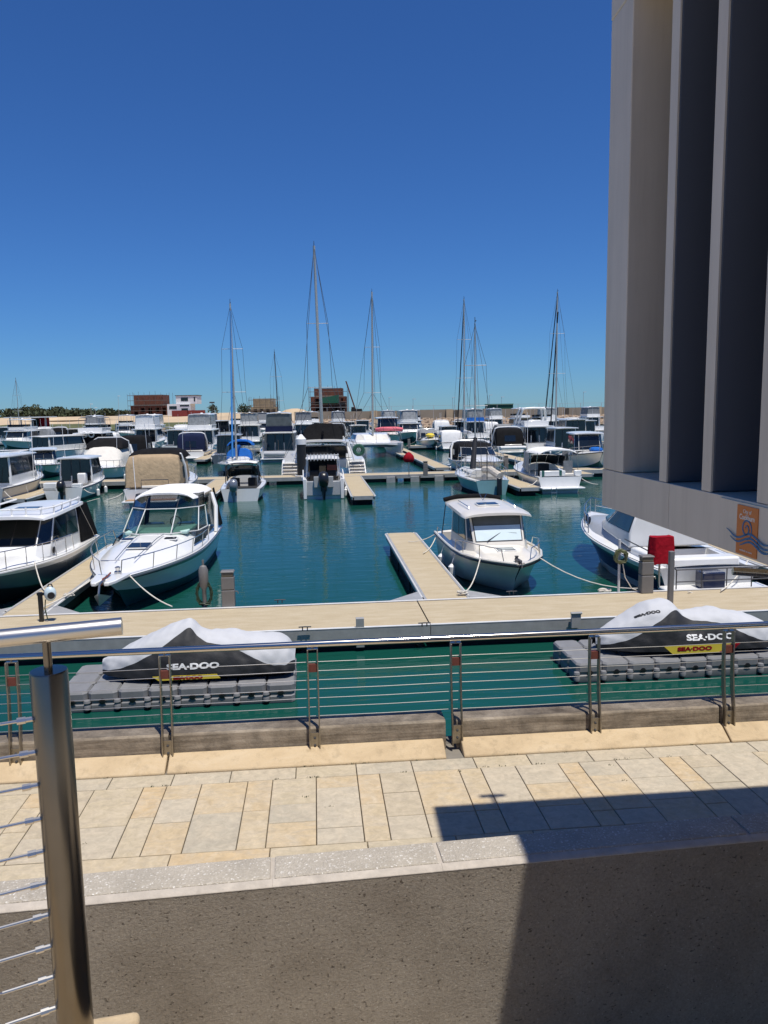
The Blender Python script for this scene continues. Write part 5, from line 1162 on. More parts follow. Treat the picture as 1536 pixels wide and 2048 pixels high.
def wheel(label, L, B, loc, head, roofm='gel', m='gel', hullm='gel', bottom='antifoul_green', group=None, name='cabin_boat', ob=None, rocket=False, wins='glass_dark', s0=.85, s1=1.15, zt=2.25, xa=.34, xb=.70, low=None):
    b = Boat(name, label, L, B, loc, head, group=group, s0=s0, s1=s1); w = B/2
    b.hull(hullm, low=low, bottom=bottom, rake=.11*L, cockpit=xa, sole=.4, gw=.22, rub='black', flare=.82, fine=.2)
    x0, x1 = L*xa, L*xb
    r0, r1, r2 = b.ring(x0, x1+.35, w*.78, w*.72, s0, s1-.1, .4), b.ring(x0, x1+.2, w*.77, w*.71, s0+.5, s0+.55, .4), b.ring(x0+.05, x1-.25, w*.72, w*.66, zt, zt-.04, .3)
    b.house([r0, r1, r2], m, [(1, 2, .03, .49, .06, .94, wins), (1, 2, .51, .97, .06, .94, wins), (1, 1, .08, .92, .06, .94, wins), (1, 3, .08, .92, .06, .94, wins)]+[(1, s_, a, a+.43, .08, .92, wins) for s_ in (0, 4) for a in (.05, .52)]+[(1, 5, .06, .34, -.3, .92, wins), (1, 5, .38, .62, -.9, .92, wins), (1, 5, .66, .94, -.3, .92, wins)], bevel=.04)
    b.roof(x0-L*.10, x1+.05, w*.80, zt, roofm, .08, camber=.06, drop=.03)
    b.bowrail(.5, .96, .5, .016, n=5); b.trunk(x1+.2, L*.93, w*.66, .25)
    if rocket: b.tubes('rocket_launcher', [[(x0-L*.08, -w*.7, zt+.25), (x0-L*.08, w*.7, zt+.25)], [(x0-L*.08, -w*.7, zt+.45), (x0-L*.08, w*.7, zt+.45)]]+[[(x0-L*.08, w*y, zt+.1), (x0-L*.08, w*y, zt+.5)] for y in (-.7, -.42, -.14, .14, .42, .7)], .022, 'white_paint')
    if ob: b.outboard(0, 1.15, ob)
    extras(b)
    return b
def yacht(label, L, B, loc, head, H, furl=None, cover='canvas_white', hullm='gel', low=None, bottom='antifoul', xm=.56, stay=None, mr=.075, wr=.012, dodger=None, bimini=None, name='sailing_yacht', tilt=0.0, spr=(.45, .72), mm_='alu_mast', rails=True, boom=None, lean=0.0):
    b = Boat(name, label, L, B, loc, head, cat='sailboat', s0=.85, s1=1.1, tr=.70, t0=.45, p=1.9); w = B/2
    b.hull(hullm, low=low, bottom=bottom, rake=.16*L, cockpit=.30, sole=.45, gw=.3, flare=.80, fine=.1, keel=.7, rub='gel_cream')
    b.trunk(L*.28, L*.80, w*.62, .42, 'gel_old', 'coachroof', pw=6, e=.7)
    for sg in (1, -1):
        for i in range(3):
            x = L*(.36+.11*i); mb = MB(); mb.box((x, sg*(min(w*.62, b.hb(x/L)*.86)*.985), b.zs(x/L)+.15), (.45, .03, .14)); b.part('window', mb, 'glass_dark', smooth=False)
    b.mast(L*xm, H, mr, mm_, .95, L*.36 if boom is None else boom, furl, stay, cover, spr, w*.62, wr=wr, tilt=tilt, lean=lean)
    if rails:
        b.bowrail(.80, .98, .55, .014, n=2, mid=True)
        b.tubes('lifeline', [[(L*t, sg*(b.hb(t)-.06), b.zs(t)+h) for t in (0.02, .2, .4, .6, .8)] for sg in (1, -1) for h in (.32, .6)]+[[(L*t, sg*(b.hb(t)-.06), b.zs(t)), (L*t, sg*(b.hb(t)-.06), b.zs(t)+.6)] for sg in (1, -1) for t in (.02, .2, .4, .6)]+[[(.1, b.hb(0)*.95, .85+.6), (0, 0, .85+.6), (.1, -b.hb(0)*.95, .85+.6)]], .012)
    if dodger: b.canopy(L*.24, L*.37, w*.66, 1.0, 1.0+.95, dodger, .3, .05, name='spray_dodger')
    if bimini:
        b.roof(.3, L*.22, w*.72, 2.35, bimini, .05, 'bimini', camber=.25, sides=.2); b.tubes('bimini_frame', [[(x, sg*w*.75, .9), (x2, sg*w*.68, 2.3)] for sg in (1, -1) for x, x2 in ((.5, .5), (L*.2, L*.18))], .016)
    return b
# ================================================================== SECOND ROW (sterns facing the first fairway)
NH = 95.0; SH = 275.0
b = wheel('grey hulled cabin boat with dark side windows at the far left berth', 9.5, 3.1, stern_at(-42, 1018), NH, hullm='gel_grey', bottom='black', s0=1.1, s1=1.35, zt=2.75, name='grey_cabin_boat', xa=.18, xb=.66)
b.tubes('antenna', [[(5.2, -1.2, 1.3), (5.3, -1.25, 4.6)]], .02, 'white_paint')
b.tubes('roof_rack', [[(2.2, -1, 2.95), (5.5, -.9, 2.95), (5.5, .9, 2.95), (2.2, 1, 2.95)]], .03, 'white_paint')
b = wheel('white fishing boat with dark cabin and black outboard, stern out', 7.4, 2.55, stern_at(128, 1003), NH, ob='black', name='fishing_boat', s0=.8, s1=1.2, zt=2.35, xa=.36, xb=.72)
mb = MB(); mb.box((.25, .75, .85), (.5, .75, .5)); mb.box((.25, -.75, .8), (.45, .55, .45)); b.part('stern_locker', mb, 'gel', bevel=.04)
mb = MB(); mb.box((2.2, -.5, 1.15), (.5, .5, .7)); b.part('helm_seat', mb, 'gel', bevel=.08)
b = sport('white cruiser with tall beige canvas enclosure and dark bimini on its arch', 10.0, 3.4, stern_at(305, 1013), NH, 'canvas_beige', 'tent', 'gel', 'canvas_black', ch=1.75, bottom='antifoul_green', name='canvas_cruiser')
mb = MB(); mb.box((-.3, 0, .40), (.7, 2.6, .03)); b.part('platform_teak', mb, 'teak', smooth=False)
b.tubes('stern_rail', [[(.1, -.9, .95), (.1, -.9, 1.45), (.1, .55, 1.45), (.1, .55, .95)]], .025, 'wire')
b.tubes('fender_line', [[(.0, 1.35, 1.0), (-.2, 1.5, .1)]], .02, 'white_paint')
b = Boat('runabout', 'white runabout with silver grey outboard and dark cockpit frame', 6.4, 2.5, stern_at(482, 1003), NH, s0=.72, s1=1.05)
b.hull('gel', bottom='antifoul', rake=.7, cockpit=.52, sole=.2, gw=.24, flare=.84, rub='gel_slate')
b.trunk(3.3, 5.9, 1.0, .4); bs = [(2.7, 1.0, 1.05), (3.4, .92, 1.15), (3.8, .4, 1.22), (3.8, -.4, 1.22), (3.4, -.92, 1.15), (2.7, -1.0, 1.05)]
b.screen(bs, [(x-.55, y*.9, z+.6) for x, y, z in bs], 'glass_tint', 'black', .025)
b.tubes('targa_frame', [[(1.3, .95, .9), (1.5, .95, 1.9), (1.6, .75, 2.05), (1.6, -.75, 2.05), (1.5, -.95, 1.9), (1.3, -.95, .9)], [(2.2, .95, 1.0), (1.6, .9, 1.95)], [(2.2, -.95, 1.0), (1.6, -.9, 1.95)], [(1.6, -.6, 2.05), (1.55, -.55, 1.75), (1.55, .55, 1.75), (1.6, .6, 2.05)]], .03, 'black')
b.roof(1.5, 2.6, .85, 2.05, 'canvas_white', .04, 'canvas_top', camber=.08)
mb = MB(); mb.box((1.0, 0, .5), (.7, 1.7, .5)); mb.box((2.3, .5, .75), (.5, .5, .8)); mb.box((2.3, -.5, .75), (.5, .5, .8)); b.part('cockpit_seat', mb, 'blackmatte', bevel=.06)
b.outboard(.35, 1.25, 'outboard_grey'); b.bowrail(.6, .96, .4, .014)
b = Boat('aluminium_boat', 'aluminium boat with rod rack and dark outboard beside short finger', 6.6, 2.5, stern_at(648, 998), NH, s0=1.05, s1=1.3)
b.hull('alu_white', bottom='antifoul', rake=.7, cockpit=.52, sole=.3, gw=.18, flare=.88, rub='white_paint', deck='alu_white')
mb = MB(); mb.box((-.06, 0, .62), (.06, 1.95, .80)); mb.box((-.16, 0, 1.0), (.2, 1.1, .62)); b.part('transom_pod', mb, 'gel_grey', bevel=.02)
for sg in (1, -1): mb = MB(); mb.box((-.10, sg*1.06, .60), (.10, .20, 1.15)); b.part('corner_post', mb, 'white_paint', bevel=.02)
r0, r1, r2 = b.ring(3.2, 5.0, 1.0, .9, 1.0, 1.2, .4), b.ring(3.2, 4.8, .98, .88, 1.35, 1.4, .4), b.ring(3.0, 4.2, .92, .85, 2.15, 2.15, .3)
b.house([r0, r1, r2], 'gel', [(1, 2, .04, .96, .06, .94), (1, 1, .06, .94, .06, .94), (1, 3, .06, .94, .06, .94), (1, 0, .06, .94, .06, .9), (1, 4, .06, .94, .06, .9), (1, 5, .06, .94, -.6, .9)])
b.roof(1.9, 4.4, 1.02, 2.15, 'alu_white', .06)
b.tubes('rod_rack', [[(1.6, y, 2.1), (1.55, y, 2.5)] for y in [-.9+.2*i for i in range(10)]]+[[(1.6, -.95, z), (1.6, .95, z)] for z in (2.2, 2.42)]+[[(1.6, sg*.95, 2.2), (1.9, sg*1.0, 1.05)] for sg in (1, -1)], .024, 'white_paint')
mb = MB(); mb.box((2.4, .5, 1.0), (.5, .6, .9)); mb.box((2.4, -.5, 1.0), (.5, .6, .9)); mb.box((.5, 0, .7), (.5, 1.6, .5)); b.part('cockpit_seat', mb, 'blackmatte', bevel=.05)
mb = MB(); mb.box((2.15, -.55, 1.65), (.06, .6, .32)); b.part('red_bag', mb, 'rust_brown', bevel=.03)
b.tubes('side_rail', [[(.1, sg*1.15, 1.05), (.3, sg*1.15, 1.4), (2.4, sg*1.18, 1.5)] for sg in (1, -1)], .03, 'white_paint')
b.outboard(0, 1.5, 'black', x=-.22, lift=.15); b.bowrail(.6, .96, .45, .016); b.fender(.12, -1); b.fender(.3, -1, 'white_paint')
# blue-grey sailing boat
b = yacht('small sailing boat with pale blue grey hull and black rolled sail', 8.4, 2.75, stern_at(985, 990), NH, 10.3, None, None, 'gel_teal', bottom='antifoul', xm=.58, mr=.055, boom=0, wr=.010, name='sailing_boat')
mb = MB(); mb.tube([(4.0, .35, 1.1), (4.3, .22, 1.9), (4.7, .05, 2.9), (4.75, .0, 3.15)], .20, n=10, r2=.12); b.part('rolled_sail', mb, 'furl_black')
mb = MB(); mb.tube([(0.2, -.5, 1.05), (1.4, -.2, 1.35), (2.2, 0, 1.3)], .22, n=10); b.part('cockpit_cover', mb, 'sail_dirty')
mb = MB(); mb.box((-.22, -.35, .45), (.22, .28, 1.1)); b.part('rudder_motor', mb, 'black', bevel=.05)
b.tubes('stern_pole', [[(.1, .3, .9), (.1, .3, 2.9)]], .03, 'wire')
# open white cruiser
b = sport('open white cruiser with grey clear bimini curtains and green banded seat', 8.6, 2.95, stern_at(1120, 986), NH, 'canvas_white', 'open', None, ch=1.35, name='open_cruiser', vin='clear_vinyl')
mb = MB(); mb.box((.35, .35, 1.12), (.22, 1.5, .34)); b.part('backrest', mb, 'gel', bevel=.04)
for y in (.95, -.1): mb = MB(); mb.box((.35, y, 1.12), (.23, .16, .345)); b.part('seat_band', mb, 'antifoul_green', smooth=False)
mb = MB(); mb.box((.35, -1.15, 1.12), (.22, .45, .34)); b.part('corner_backrest', mb, 'gel', bevel=.04)
mb = MB(); mb.box((.5, -.62, 1.25), (.06, .55, 1.2)); b.part('door_curtain', mb, 'canvas_grey', smooth=False)
mb = MB(); mb.box((2.0, .4, 1.2), (.4, .6, .8)); b.part('helm_seat', mb, 'blackmatte', bevel=.05)
b.tubes('boarding_ladder', [[(-.75, .75, .4), (-.78, .75, -.1)], [(-.75, .45, .4), (-.78, .45, -.1)], [(-.78, .75, .1), (-.78, .45, .1)], [(-.78, .75, -.08), (-.78, .45, -.08)]], .02, 'steel')
# ================================================================== BEHIND THE SECOND WALKWAY
b = sport('white sports cruiser under full white windscreen cover and black arch bimini', 10.5, 3.5, bow_at(172, 972, 10.5, SH), SH, 'canvas_cream', 'full', 'gel', None, ch=1.55, name='covered_cruiser')
b.canopy(1.6, 4.4, 1.4, 2.35, 3.15, 'canvas_black', .6, .5, name='bimini')
b.tubes('bimini_hoop', [[(2.2, 1.5, 1.2), (2.4, 1.45, 2.9), (2.4, .9, 3.2), (2.4, -.9, 3.2), (2.4, -1.45, 2.9), (2.2, -1.5, 1.2)]], .05, 'gel')
# sailing catamaran, stern steps to the walkway
def catamaran(label, L, B, loc, head, H, hulls='gel', hd='canvas_black', arch=True, pink=False, steps=True, mr=.12, furl=None, mx=.42, tilt=0.0, name='sailing_catamaran', wc=None):
    b = Boat(name, label, L, B, loc, head, cat='catamaran', s0=1.35, s1=1.55, tr=.98, t0=.6, p=3.5); w = B/2
    for sg in (1, -1):
        mb = MB(); rg = []
        for i in range(15):
            t = i/14; hw = (.62 if t < .5 else .62*(1-((t-.5)/.5)**2.4)+.03); x = L*t; z0 = 1.35+.25*t if t > .16 or not steps else .35+1.0*(t/.16); yc = sg*(w-.68)
            rg.append([(x, yc+hw, z0), (x, yc+hw*.95, .45), (x-.2*t, yc+hw*.7, -.05), (x-.3*t, yc, -.35), (x-.2*t, yc-hw*.7, -.05), (x, yc-hw*.95, .45), (x, yc-hw, z0)])
        mb.loft(rg); b.part('hull', mb, hulls, angle=50)
        if steps:
            for i in range(5): mb = MB(); mb.box((.05+i*.36, sg*(w-.68), .42+i*.21), (.5, 1.12, .06)); b.part('step', mb, 'gel_cream', bevel=.015)
    mb = MB(); rg = []
    for i in range(9):
        t = i/8; x = L*(.16+.74*t); zz = 1.42+.12*t; ww = w-.25-(.5*max(0, t-.6)); lo = .72+.55*t**3; rg.append([(x, ww, zz), (x, -ww, zz), (x, -ww*.95, lo), (x, -ww*.4, lo+.12), (x, ww*.4, lo+.12), (x, ww*.95, lo)])
    mb.loft(rg); b.part('bridgedeck', mb, hulls, angle=50)
    r0, r1, r2 = b.ring(L*.28, L*.72, w*.72, w*.60, 1.45, 1.5, 1.3, w*.3), b.ring(L*.28, L*.68, w*.71, w*.58, 1.7, 1.7, 1.2, w*.3), b.ring(L*.30, L*.58, w*.62, w*.50, 2.45, 2.35, 1.0, w*.25)
    b.house([r0, r1, r2], 'gel', [(1, s_, .08, .92, .15, .85)+((wc,) if wc and 0 < s_ < 4 else ()) for s_ in range(6)], frame=None if wc else 'black', name='saloon', bevel=.12)
    if arch:
        b.roof(L*.04, L*.34, w*.62, 2.75, 'gel', .10, 'cockpit_hardtop', camber=.1)
        b.tubes('hardtop_post', [[(L*.06, sg*w*.72, 1.4), (L*.07, sg*w*.58, 2.78)] for sg in (1, -1)]+[[(L*.3, sg*w*.66, 1.6), (L*.3, sg*w*.58, 2.78)] for sg in (1, -1)], .06, 'gel')
        mb = MB(); mb.box((L*.27, 0, 1.85), (.1, w*1.1, .95)); b.part('cockpit_door', mb, 'glass_dark', smooth=False)
    b.mast(L*mx, H, mr, 'alu_mast', 2.3, L*.30, furl, None, hd, (.30, .62), .95, wr=.016, tilt=tilt)
    return b
b = catamaran('large sailing catamaran with twin stern steps behind the aluminium boat', 12.5, 6.2, stern_at(640, 974)+Vector((0, 4.0, 0)), NH, 17.3, hd='canvas_black', mx=.40, tilt=.25, mr=.13)
mb = MB(); mb.tube([(4.6, -.3, 2.6), (4.5, -.35, 3.3), (4.55, -.2, 3.9)], .30, n=10, r2=.12); b.part('teal_sail_bag', mb, 'canvas_teal')
b.canopy(2.0, 4.4, 1.5, 2.7, 4.1, 'canvas_black', .6, .5, name='spray_hood')
mb = MB(); mb.tube([(.9+0*q, -2.55+.32*math.cos(q), 2.15+.32*math.sin(q)) for q in [2*math.pi*k/14 for k in range(14)]], .14, closed=True); b.part('life_buoy', mb, 'green_ring')
b = yacht('white yacht with tall bright blue furled jib and blue bimini', 10.5, 3.3, bow_at(468, 955, 10.5, SH+1), SH+1, 13.6, 'furl_blue', 'canvas_blue', bimini='canvas_blue', dodger='canvas_blue', xm=.62, mr=.085)
b = sport('white cruiser with dark raked windscreen behind the blue sailing boat', 10.5, 3.5, bow_at(985, 958, 10.5, SH), SH, 'canvas_black', 'tent', 'gel', None, ch=1.3, name='bow_in_cruiser')
b = wheel('white fishing boat with tall bow and blue tarp beside the grey building', 9.0, 3.1, bow_at(1200, 950, 9, SH-6), SH-6, name='workboat', s0=1.1, s1=1.75, zt=2.9, xa=.3, xb=.55)
mb = MB(); mb.blob((6.2, .2, 1.75), (.7, .5, .22), n=10, jit=.1); b.part('blue_tarp', mb, 'canvas_blue')
b = wheel('white cabin boat with bow pointing out behind the grey hulled boat', 8.0, 2.7, bow_at(90, 957, 8, SH+18), SH+18, name='cuddy_boat', zt=2.2)
# ================================================================== THIRD ROW
b = sport('white cruiser fully wrapped in black canvas with square stern', 9.5, 3.4, stern_at(262, 932), NH, 'canvas_black', 'tent', None, ch=1.9, name='black_canvas_cruiser')
b = sport('white cruiser with navy blue canvas back beside a finger', 9.5, 3.3, stern_at(382, 922), NH, 'canvas_navy', 'tent', 'gel', ch=1.8, name='navy_canvas_cruiser')
b = flyb('flybridge cruiser with dark clears and navy weather cloth, stern out', 12, 4.1, stern_at(558, 924), NH, 'glass_grey', 'gel', 'canvas_navy', dinghy=True, aftc='canvas_grey', old=True)
b = sport('cruiser with rounded black canvas top and white tonneau over green hull', 9.5, 3.4, stern_at(1022, 910), NH, 'canvas_black', 'tent', 'gel', ch=1.8, dinghy='canvas_white', bottom='antifoul_green', low='gel', name='black_top_cruiser')
b = flyb('white flybridge cruiser with raked arches behind the open cruiser', 12, 4.2, stern_at(1085, 906), NH, None, None, None)
b.arch(3.6, 1.5, 3.0, 4.9, .12, -.9); b.arch(5.0, 1.5, 3.0, 4.9, .10, -.9); b.roof(3.2, 5.6, 1.25, 4.85, 'gel', .08, 'arch_top')
b = catamaran('white catamaran with broad bows facing out and pink kayak on deck', 12.5, 6.6, W(0, 0), SH, 17.6, arch=False, steps=False, mx=.60, mr=.12, hd='canvas_white', tilt=.2, wc='canvas_cream')
b.root.location = bow_at(752, 916, 12.5, SH)
b = wheel('white motor cruiser with black wheelhouse windows behind the catamaran', 11, 3.9, stern_at(768, 893)+Vector((0, 6, 0)), SH, zt=3.9, s0=1.4, s1=1.8, name='wheelhouse_cruiser', xa=.25, xb=.6)
mb = MB(); mb.tube([(6.5, -1.6, 2.3), (7.2, -.8, 2.45), (7.4, 1.0, 2.45), (7.0, 1.9, 2.3)], .28, n=10); b.part('kayak', mb, 'pink')
b = sport('white runabout carrying a yellow watercraft on its foredeck', 8, 3.0, bow_at(868, 900, 8, SH), SH, 'canvas_grey', 'tent', 'gel', ch=1.3, name='runabout')
mb = MB(); mb.blob((5.6, -.2, 1.75), (.9, .55, .3), n=12, jit=.08); b.part('yellow_watercraft', mb, 'yellow')
b = flyb('tall white flybridge boat with clear curtains above bow facing out', 13, 4.4, bow_at(826, 886, 13, SH), SH, 'clear_vinyl', 'gel_old', None)
b = wheel('small white cabin boat right of the yellow watercraft', 8, 3.0, stern_at(905, 893), NH, name='cabin_boat', zt=2.6)
b = flyb('boxy white flybridge boat with blue awning beyond the twin masts', 12, 4.2, stern_at(957, 880), NH, 'clear_vinyl', 'gel', 'canvas_blue')
b = flyb('white flybridge boat with grey top and life rings on dark windows', 12, 4.2, stern_at(172, 917)+Vector((0, 0, 0)), NH, None, 'canvas_grey', None, ft=1.7, aftc='canvas_black')
for y in (.35, -.45): mb = MB(); mb.tube([(1.15, y+.30*math.cos(q), 2.75+.30*math.sin(q)) for q in [2*math.pi*k/16 for k in range(16)]], .09, closed=True); b.part('life_ring', mb, 'white_paint')
mb = MB(); mb.box((1.3, 0, 2.2), (.1, 3.3, 1.4)); b.part('rear_curtain', mb, 'canvas_black', smooth=False)
b = wheel('old timber coloured cabin boat with row of dark windows', 10, 3.3, stern_at(62, 925)+Vector((0, 0, 0)), NH-25, m='gel_old', roofm='gel_old', name='old_cabin_boat', zt=2.7, s0=1.2, xa=.15, xb=.75)
b = sport('runabout under rounded dark grey canvas near the red shelter', 8, 3.0, stern_at(82, 899), NH, 'canvas_grey', 'full', None, ch=2.1, name='grey_canvas_runabout')
b = flyb('white motor yacht with sweeping bridge at the left edge of berths', 12, 4.2, bow_at(15, 905, 12, SH), SH, None, 'gel', None, ft=1.5)
b = flyb('white flybridge cruiser with white cover and dome over black canvas boat', 12, 4.2, stern_at(285, 900), NH, 'canvas_white', 'canvas_white', None)
b = flyb('big white motor yacht with clear bridge screen and dinghy behind navy canvas', 14, 4.6, stern_at(395, 907), NH, 'clear_vinyl', 'gel', None, dinghy=True)
b = sport('small white hardtop boat between two flybridge cruisers', 8, 3.0, stern_at(330, 888), NH, 'canvas_grey', 'open', 'gel', ch=1.6, name='hardtop_boat')
b = wheel('white trawler with row of square windows and green lit hull', 13, 4.2, stern_at(455, 884), NH+40, zt=3.6, s0=1.7, s1=2.1, name='trawler', xa=.12, xb=.75)
b = flyb('white flybridge boat with grey curtains right of the blue jib mast', 12, 4.3, stern_at(497, 887), NH, 'clear_vinyl', 'canvas_grey', None, old=True)
b = flyb('white flybridge boat with grey hood left of the tall mast', 12, 4.2, stern_at(608, 884), NH, 'canvas_grey', 'canvas_grey', None)
b = sport('white cruiser with black hood right of the teal sail bag', 9, 3.2, stern_at(673, 887), NH, 'canvas_black', 'tent', 'gel', ch=1.9, name='black_hood_cruiser')
b = yacht('distant yacht with thin dark mast left of the tall catamaran mast', 10, 3.2, stern_at(556, 898), NH, 13.4, None, 'canvas_navy', mr=.07, mm_='wire', tilt=.3)
b = yacht('distant yacht with tall mast and dark furled jib left of bare mast', 12, 3.6, stern_at(951, 903), NH, 18.3, 'furl_black', 'canvas_white', mr=.10)
b = yacht('yacht with two black furled sails and tall grey mast near the stairs', 13, 3.8, stern_at(1149, 898), NH, 19.3, 'furl_black', 'canvas_white', mr=.12)
b.tubes('second_furled_sail', [[(10.0, -.1, 1.5), (7.0, .0, 16.8)]], .085, 'furl_black')
b = yacht('far yacht with pale mast at the left edge of the marina', 10, 3.2, stern_at(20, 884), NH, 12.5, None, 'canvas_white', mr=.08)
b = wheel('white boat with tan superstructure beside the workboat', 10, 3.5, stern_at(1170, 898), NH, m='gel_old', name='tan_cabin_boat', zt=3.4, s0=1.2)
FILL = [(452, 928, 'dark cabin boat left of the blue jib mast', 'dark'), (720, 892, 'white hardtop boat just left of the catamaran bows', 'wheel'), (905, 902, 'white runabout moored beside the far right walkway', 'sport'), (1062, 890, 'white cruiser behind the black top cruiser', 'sport'), (1150, 915, 'white hardtop boat beside the sandy finger near grey building', 'wheel'), (215, 900, 'white cruiser right of the life ring boat', 'sport'), (140, 895, 'white cabin boat left of the life ring boat', 'wheel'), (345, 905, 'white cabin boat beside the big motor yacht', 'wheel'), (40, 880, 'far white runabout near the left edge mast', 'sport'), (1105, 880, 'far white flybridge boat right of raked arches cruiser', 'fly'), (930, 878, 'far white cabin boat left of blue awning boat', 'wheel'), (575, 890, 'far small white cruiser left of the tall mast', 'sport'), (118, 873, 'low white runabout on the far walkway near red shelter', 'sport'), (235, 872, 'far white hardtop boat left of white cover cruiser', 'wheel'), (700, 874, 'far white cabin boat behind the catamaran bow', 'wheel'), (985, 870, 'far blue topped runabout right of twin masts', 'sport'), (1052, 868, 'far white cruiser under the breakwater ramp', 'fly'), (1140, 870, 'far white motor boat beneath the breakwater steps', 'wheel'), (1190, 880, 'far dark roofed cabin boat beside the grey building edge', 'wheel'), (1010, 880, 'far white runabout left of the arches cruiser', 'sport'), (550, 880, 'far low white boat between two flybridge boats', 'sport'), (265, 873, 'far white runabout beside the green lawn edge', 'sport')]
for px, py, lab, ty in FILL:
    loc = stern_at(px, py)
    if ty == 'sport': sport(lab, 8, 2.9, loc, NH, random.choice(['canvas_white', 'canvas_grey', 'canvas_navy']), 'tent', None, ch=1.4, name='runabout')
    elif ty == 'dark': wheel(lab, 9, 3.2, loc, NH, name='cabin_boat', zt=2.7, roofm='gel_grey', m='gel_slate', hullm='gel_slate', bottom='black')
    elif ty == 'fly': flyb(lab, 12, 4.2, loc, NH, None, 'gel', None)
    else: wheel(lab, 9, 3.1, loc, NH, name='cabin_boat', zt=2.8, roofm=random.choice(['gel', 'gel_old']))
rf = random.Random(12); kf = 0; uu = -62.0
while uu < 56:
    loc = W(uu, 148+rf.uniform(-2, 2)); hd = NH if rf.random() < .6 else SH
    if hd == SH: loc = loc+W(0, 10)
    g_ = 'small white boats in the row nearest the shore'; ty = rf.choice(['fly', 'sport', 'wheel', 'fly'])
    if ty == 'fly': flyb('far white flybridge boat in the last row before the shore', 11.5, 3.9, loc, hd, rf.choice([None, 'clear_vinyl', 'canvas_grey']), rf.choice(['gel', 'canvas_grey', 'gel']), None, group=g_)
    elif ty == 'sport': sport('far white cruiser with canvas in the last row before the shore', 10, 3.4, loc, hd, rf.choice(['canvas_white', 'canvas_navy', 'canvas_black', 'canvas_cream']), 'tent', 'gel', ch=1.7, group=g_)
    else: wheel('far white cabin boat in the last row before the shore', 10, 3.4, loc, hd, name='cabin_boat', zt=3.0, s0=1.1, s1=1.5, group=g_)
    uu += rf.uniform(4.6, 5.6)
# ================================================================== FAR SHORE
def land(name, pts_fn, material):
    mb = MB(); rows = pts_fn(); mb.loft(rows, closed=False); return tag(mb.build(name, material), kind='structure')
def shore_rows():
    rows = []
    for i in range(51):
        x = -420+i*8.0; base = 196-0.16*min(0, x+20)+2*math.sin(i*1.3)
        rows.append([(x, base-2, -1.0), (x, base+2, .9+.2*math.sin(i*2.1)), (x, base+14, 1.7), (x*1.04, base+38, 2.6+.3*math.sin(i*.9)), (x*1.08, base+60, 4.0+.35*math.sin(i*.7)), (x*1.25, base+160, 4.3), (x*2.4, 900, 4.6), (x*7, 3000, 5.2)])
    return rows
land('far_shore', shore_rows, 'sand')
mb = MB(); rows = []
for i in range(48):
    x = -380+i*7.5; base = 196-0.16*min(0, x+20)+2*math.sin(i*1.3)
    rows.append([(x, base+1.5, .95), (x, base+14, 1.95+.1*math.sin(i)), (x, base+30, 2.45), (x, base+31, 1.5)])
mb.loft(rows, closed=False); tag(mb.build('shore_grass', 'scrub'), kind='structure')
# breakwater on the right with sea wall, rocks and steps
bwroot = thing('breakwater_wall', 'long tan breakwater wall above the rocks under the horizon', 'wall', (0, 0, 0), R(3))
def bw(name, material, x0, x1, y0, y1, z0, z1): mb = MB(); mb.box(((x0+x1)/2, (y0+y1)/2, (z0+z1)/2), (x1-x0, y1-y0, z1-z0)); return mb.build(name, material, bwroot, smooth=False)
bw('footing', 'breakwater_dark', -14, 170, 214, 222, .5, 2.3)
for i in range(17):
    x = -12+i*10.5; bw('wall_panel', 'breakwater', x+.15, x+10.35, 217, 219, 2.31, 4.75+.12*(i % 3 == 0))
    bw('buttress', 'breakwater' if i % 2 else 'sand', x-.9, x+.9, 215.6, 216.98, 2.32, 4.9)
    if i % 3 == 1: bw('doorway', 'breakwater_dark', x+1.4, x+2.5, 216.8, 216.96, 2.33, 4.6)
for i in range(60): bw('fence_post', 'lamp_pole', -10+i*3, -9.9+i*3, 219.2, 219.3, 4.75, 6.0) if i % 2 == 0 else None
bw('mesh_rail', 'lamp_pole', -10, 168, 219.23, 219.27, 5.95, 6.0)
tag(bwroot, None)
mb = MB()
rr = random.Random(5)
for i in range(2300):
    x = rr.uniform(-45, 150); f = rr.random(); y = 204+f*11+x*math.tan(R(3)); z = .2+f*2.2; s_ = rr.uniform(.45, 1.05)
    mb.blob((x, y, z), (s_*rr.uniform(.8, 1.3), s_, s_*.7), n=6, jit=.3)
tag(mb.build('rock_armour', 'rock', smooth=False), 'pale orange rock armour along the foot of the breakwater', 'rocks', kind='stuff')
mb = MB(); mb.loft([[(-24, 203, -1), (168, 212, -1)], [(-24, 214, 2.2), (168, 223, 2.2)], [(-24, 224, 2.2), (168, 233, 2.2)], [(-24, 232, -1), (168, 241, -1)]], closed=False); tag(mb.build('breakwater_bank', 'breakwater_dark'), kind='structure')
st = thing('breakwater_steps', 'pale concrete steps climbing the breakwater near the tall grey mast', 'steps', atd(1140, 852, 208))
for i in range(9): mb = MB(); mb.box((i*.75, .3*i, -2.0+.42*i), (.9, 2.4, .4)); mb.build('step', 'fillet', st, smooth=False)
for sg in (0, 1): mb = MB(); mb.tube([(-.5, -1.2+sg*2.4, -1.6), (6.2, 1.2+sg*2.4, 2.2)], .14); mb.build('stringer', 'sand', st)
gsd = thing('green_shed', 'long dark green shed roof on the breakwater', 'shed', atd(998, 812, 224))
mb = MB(); mb.box((0, 0, -.6), (7.6, 3, 2.0)); mb.build('wall', 'green_shed', gsd, smooth=False)
mb = MB(); mb.box((0, 0, .5), (8, 3.4, .25), taper=.96); mb.build('roof', 'green_shed', gsd, smooth=False)
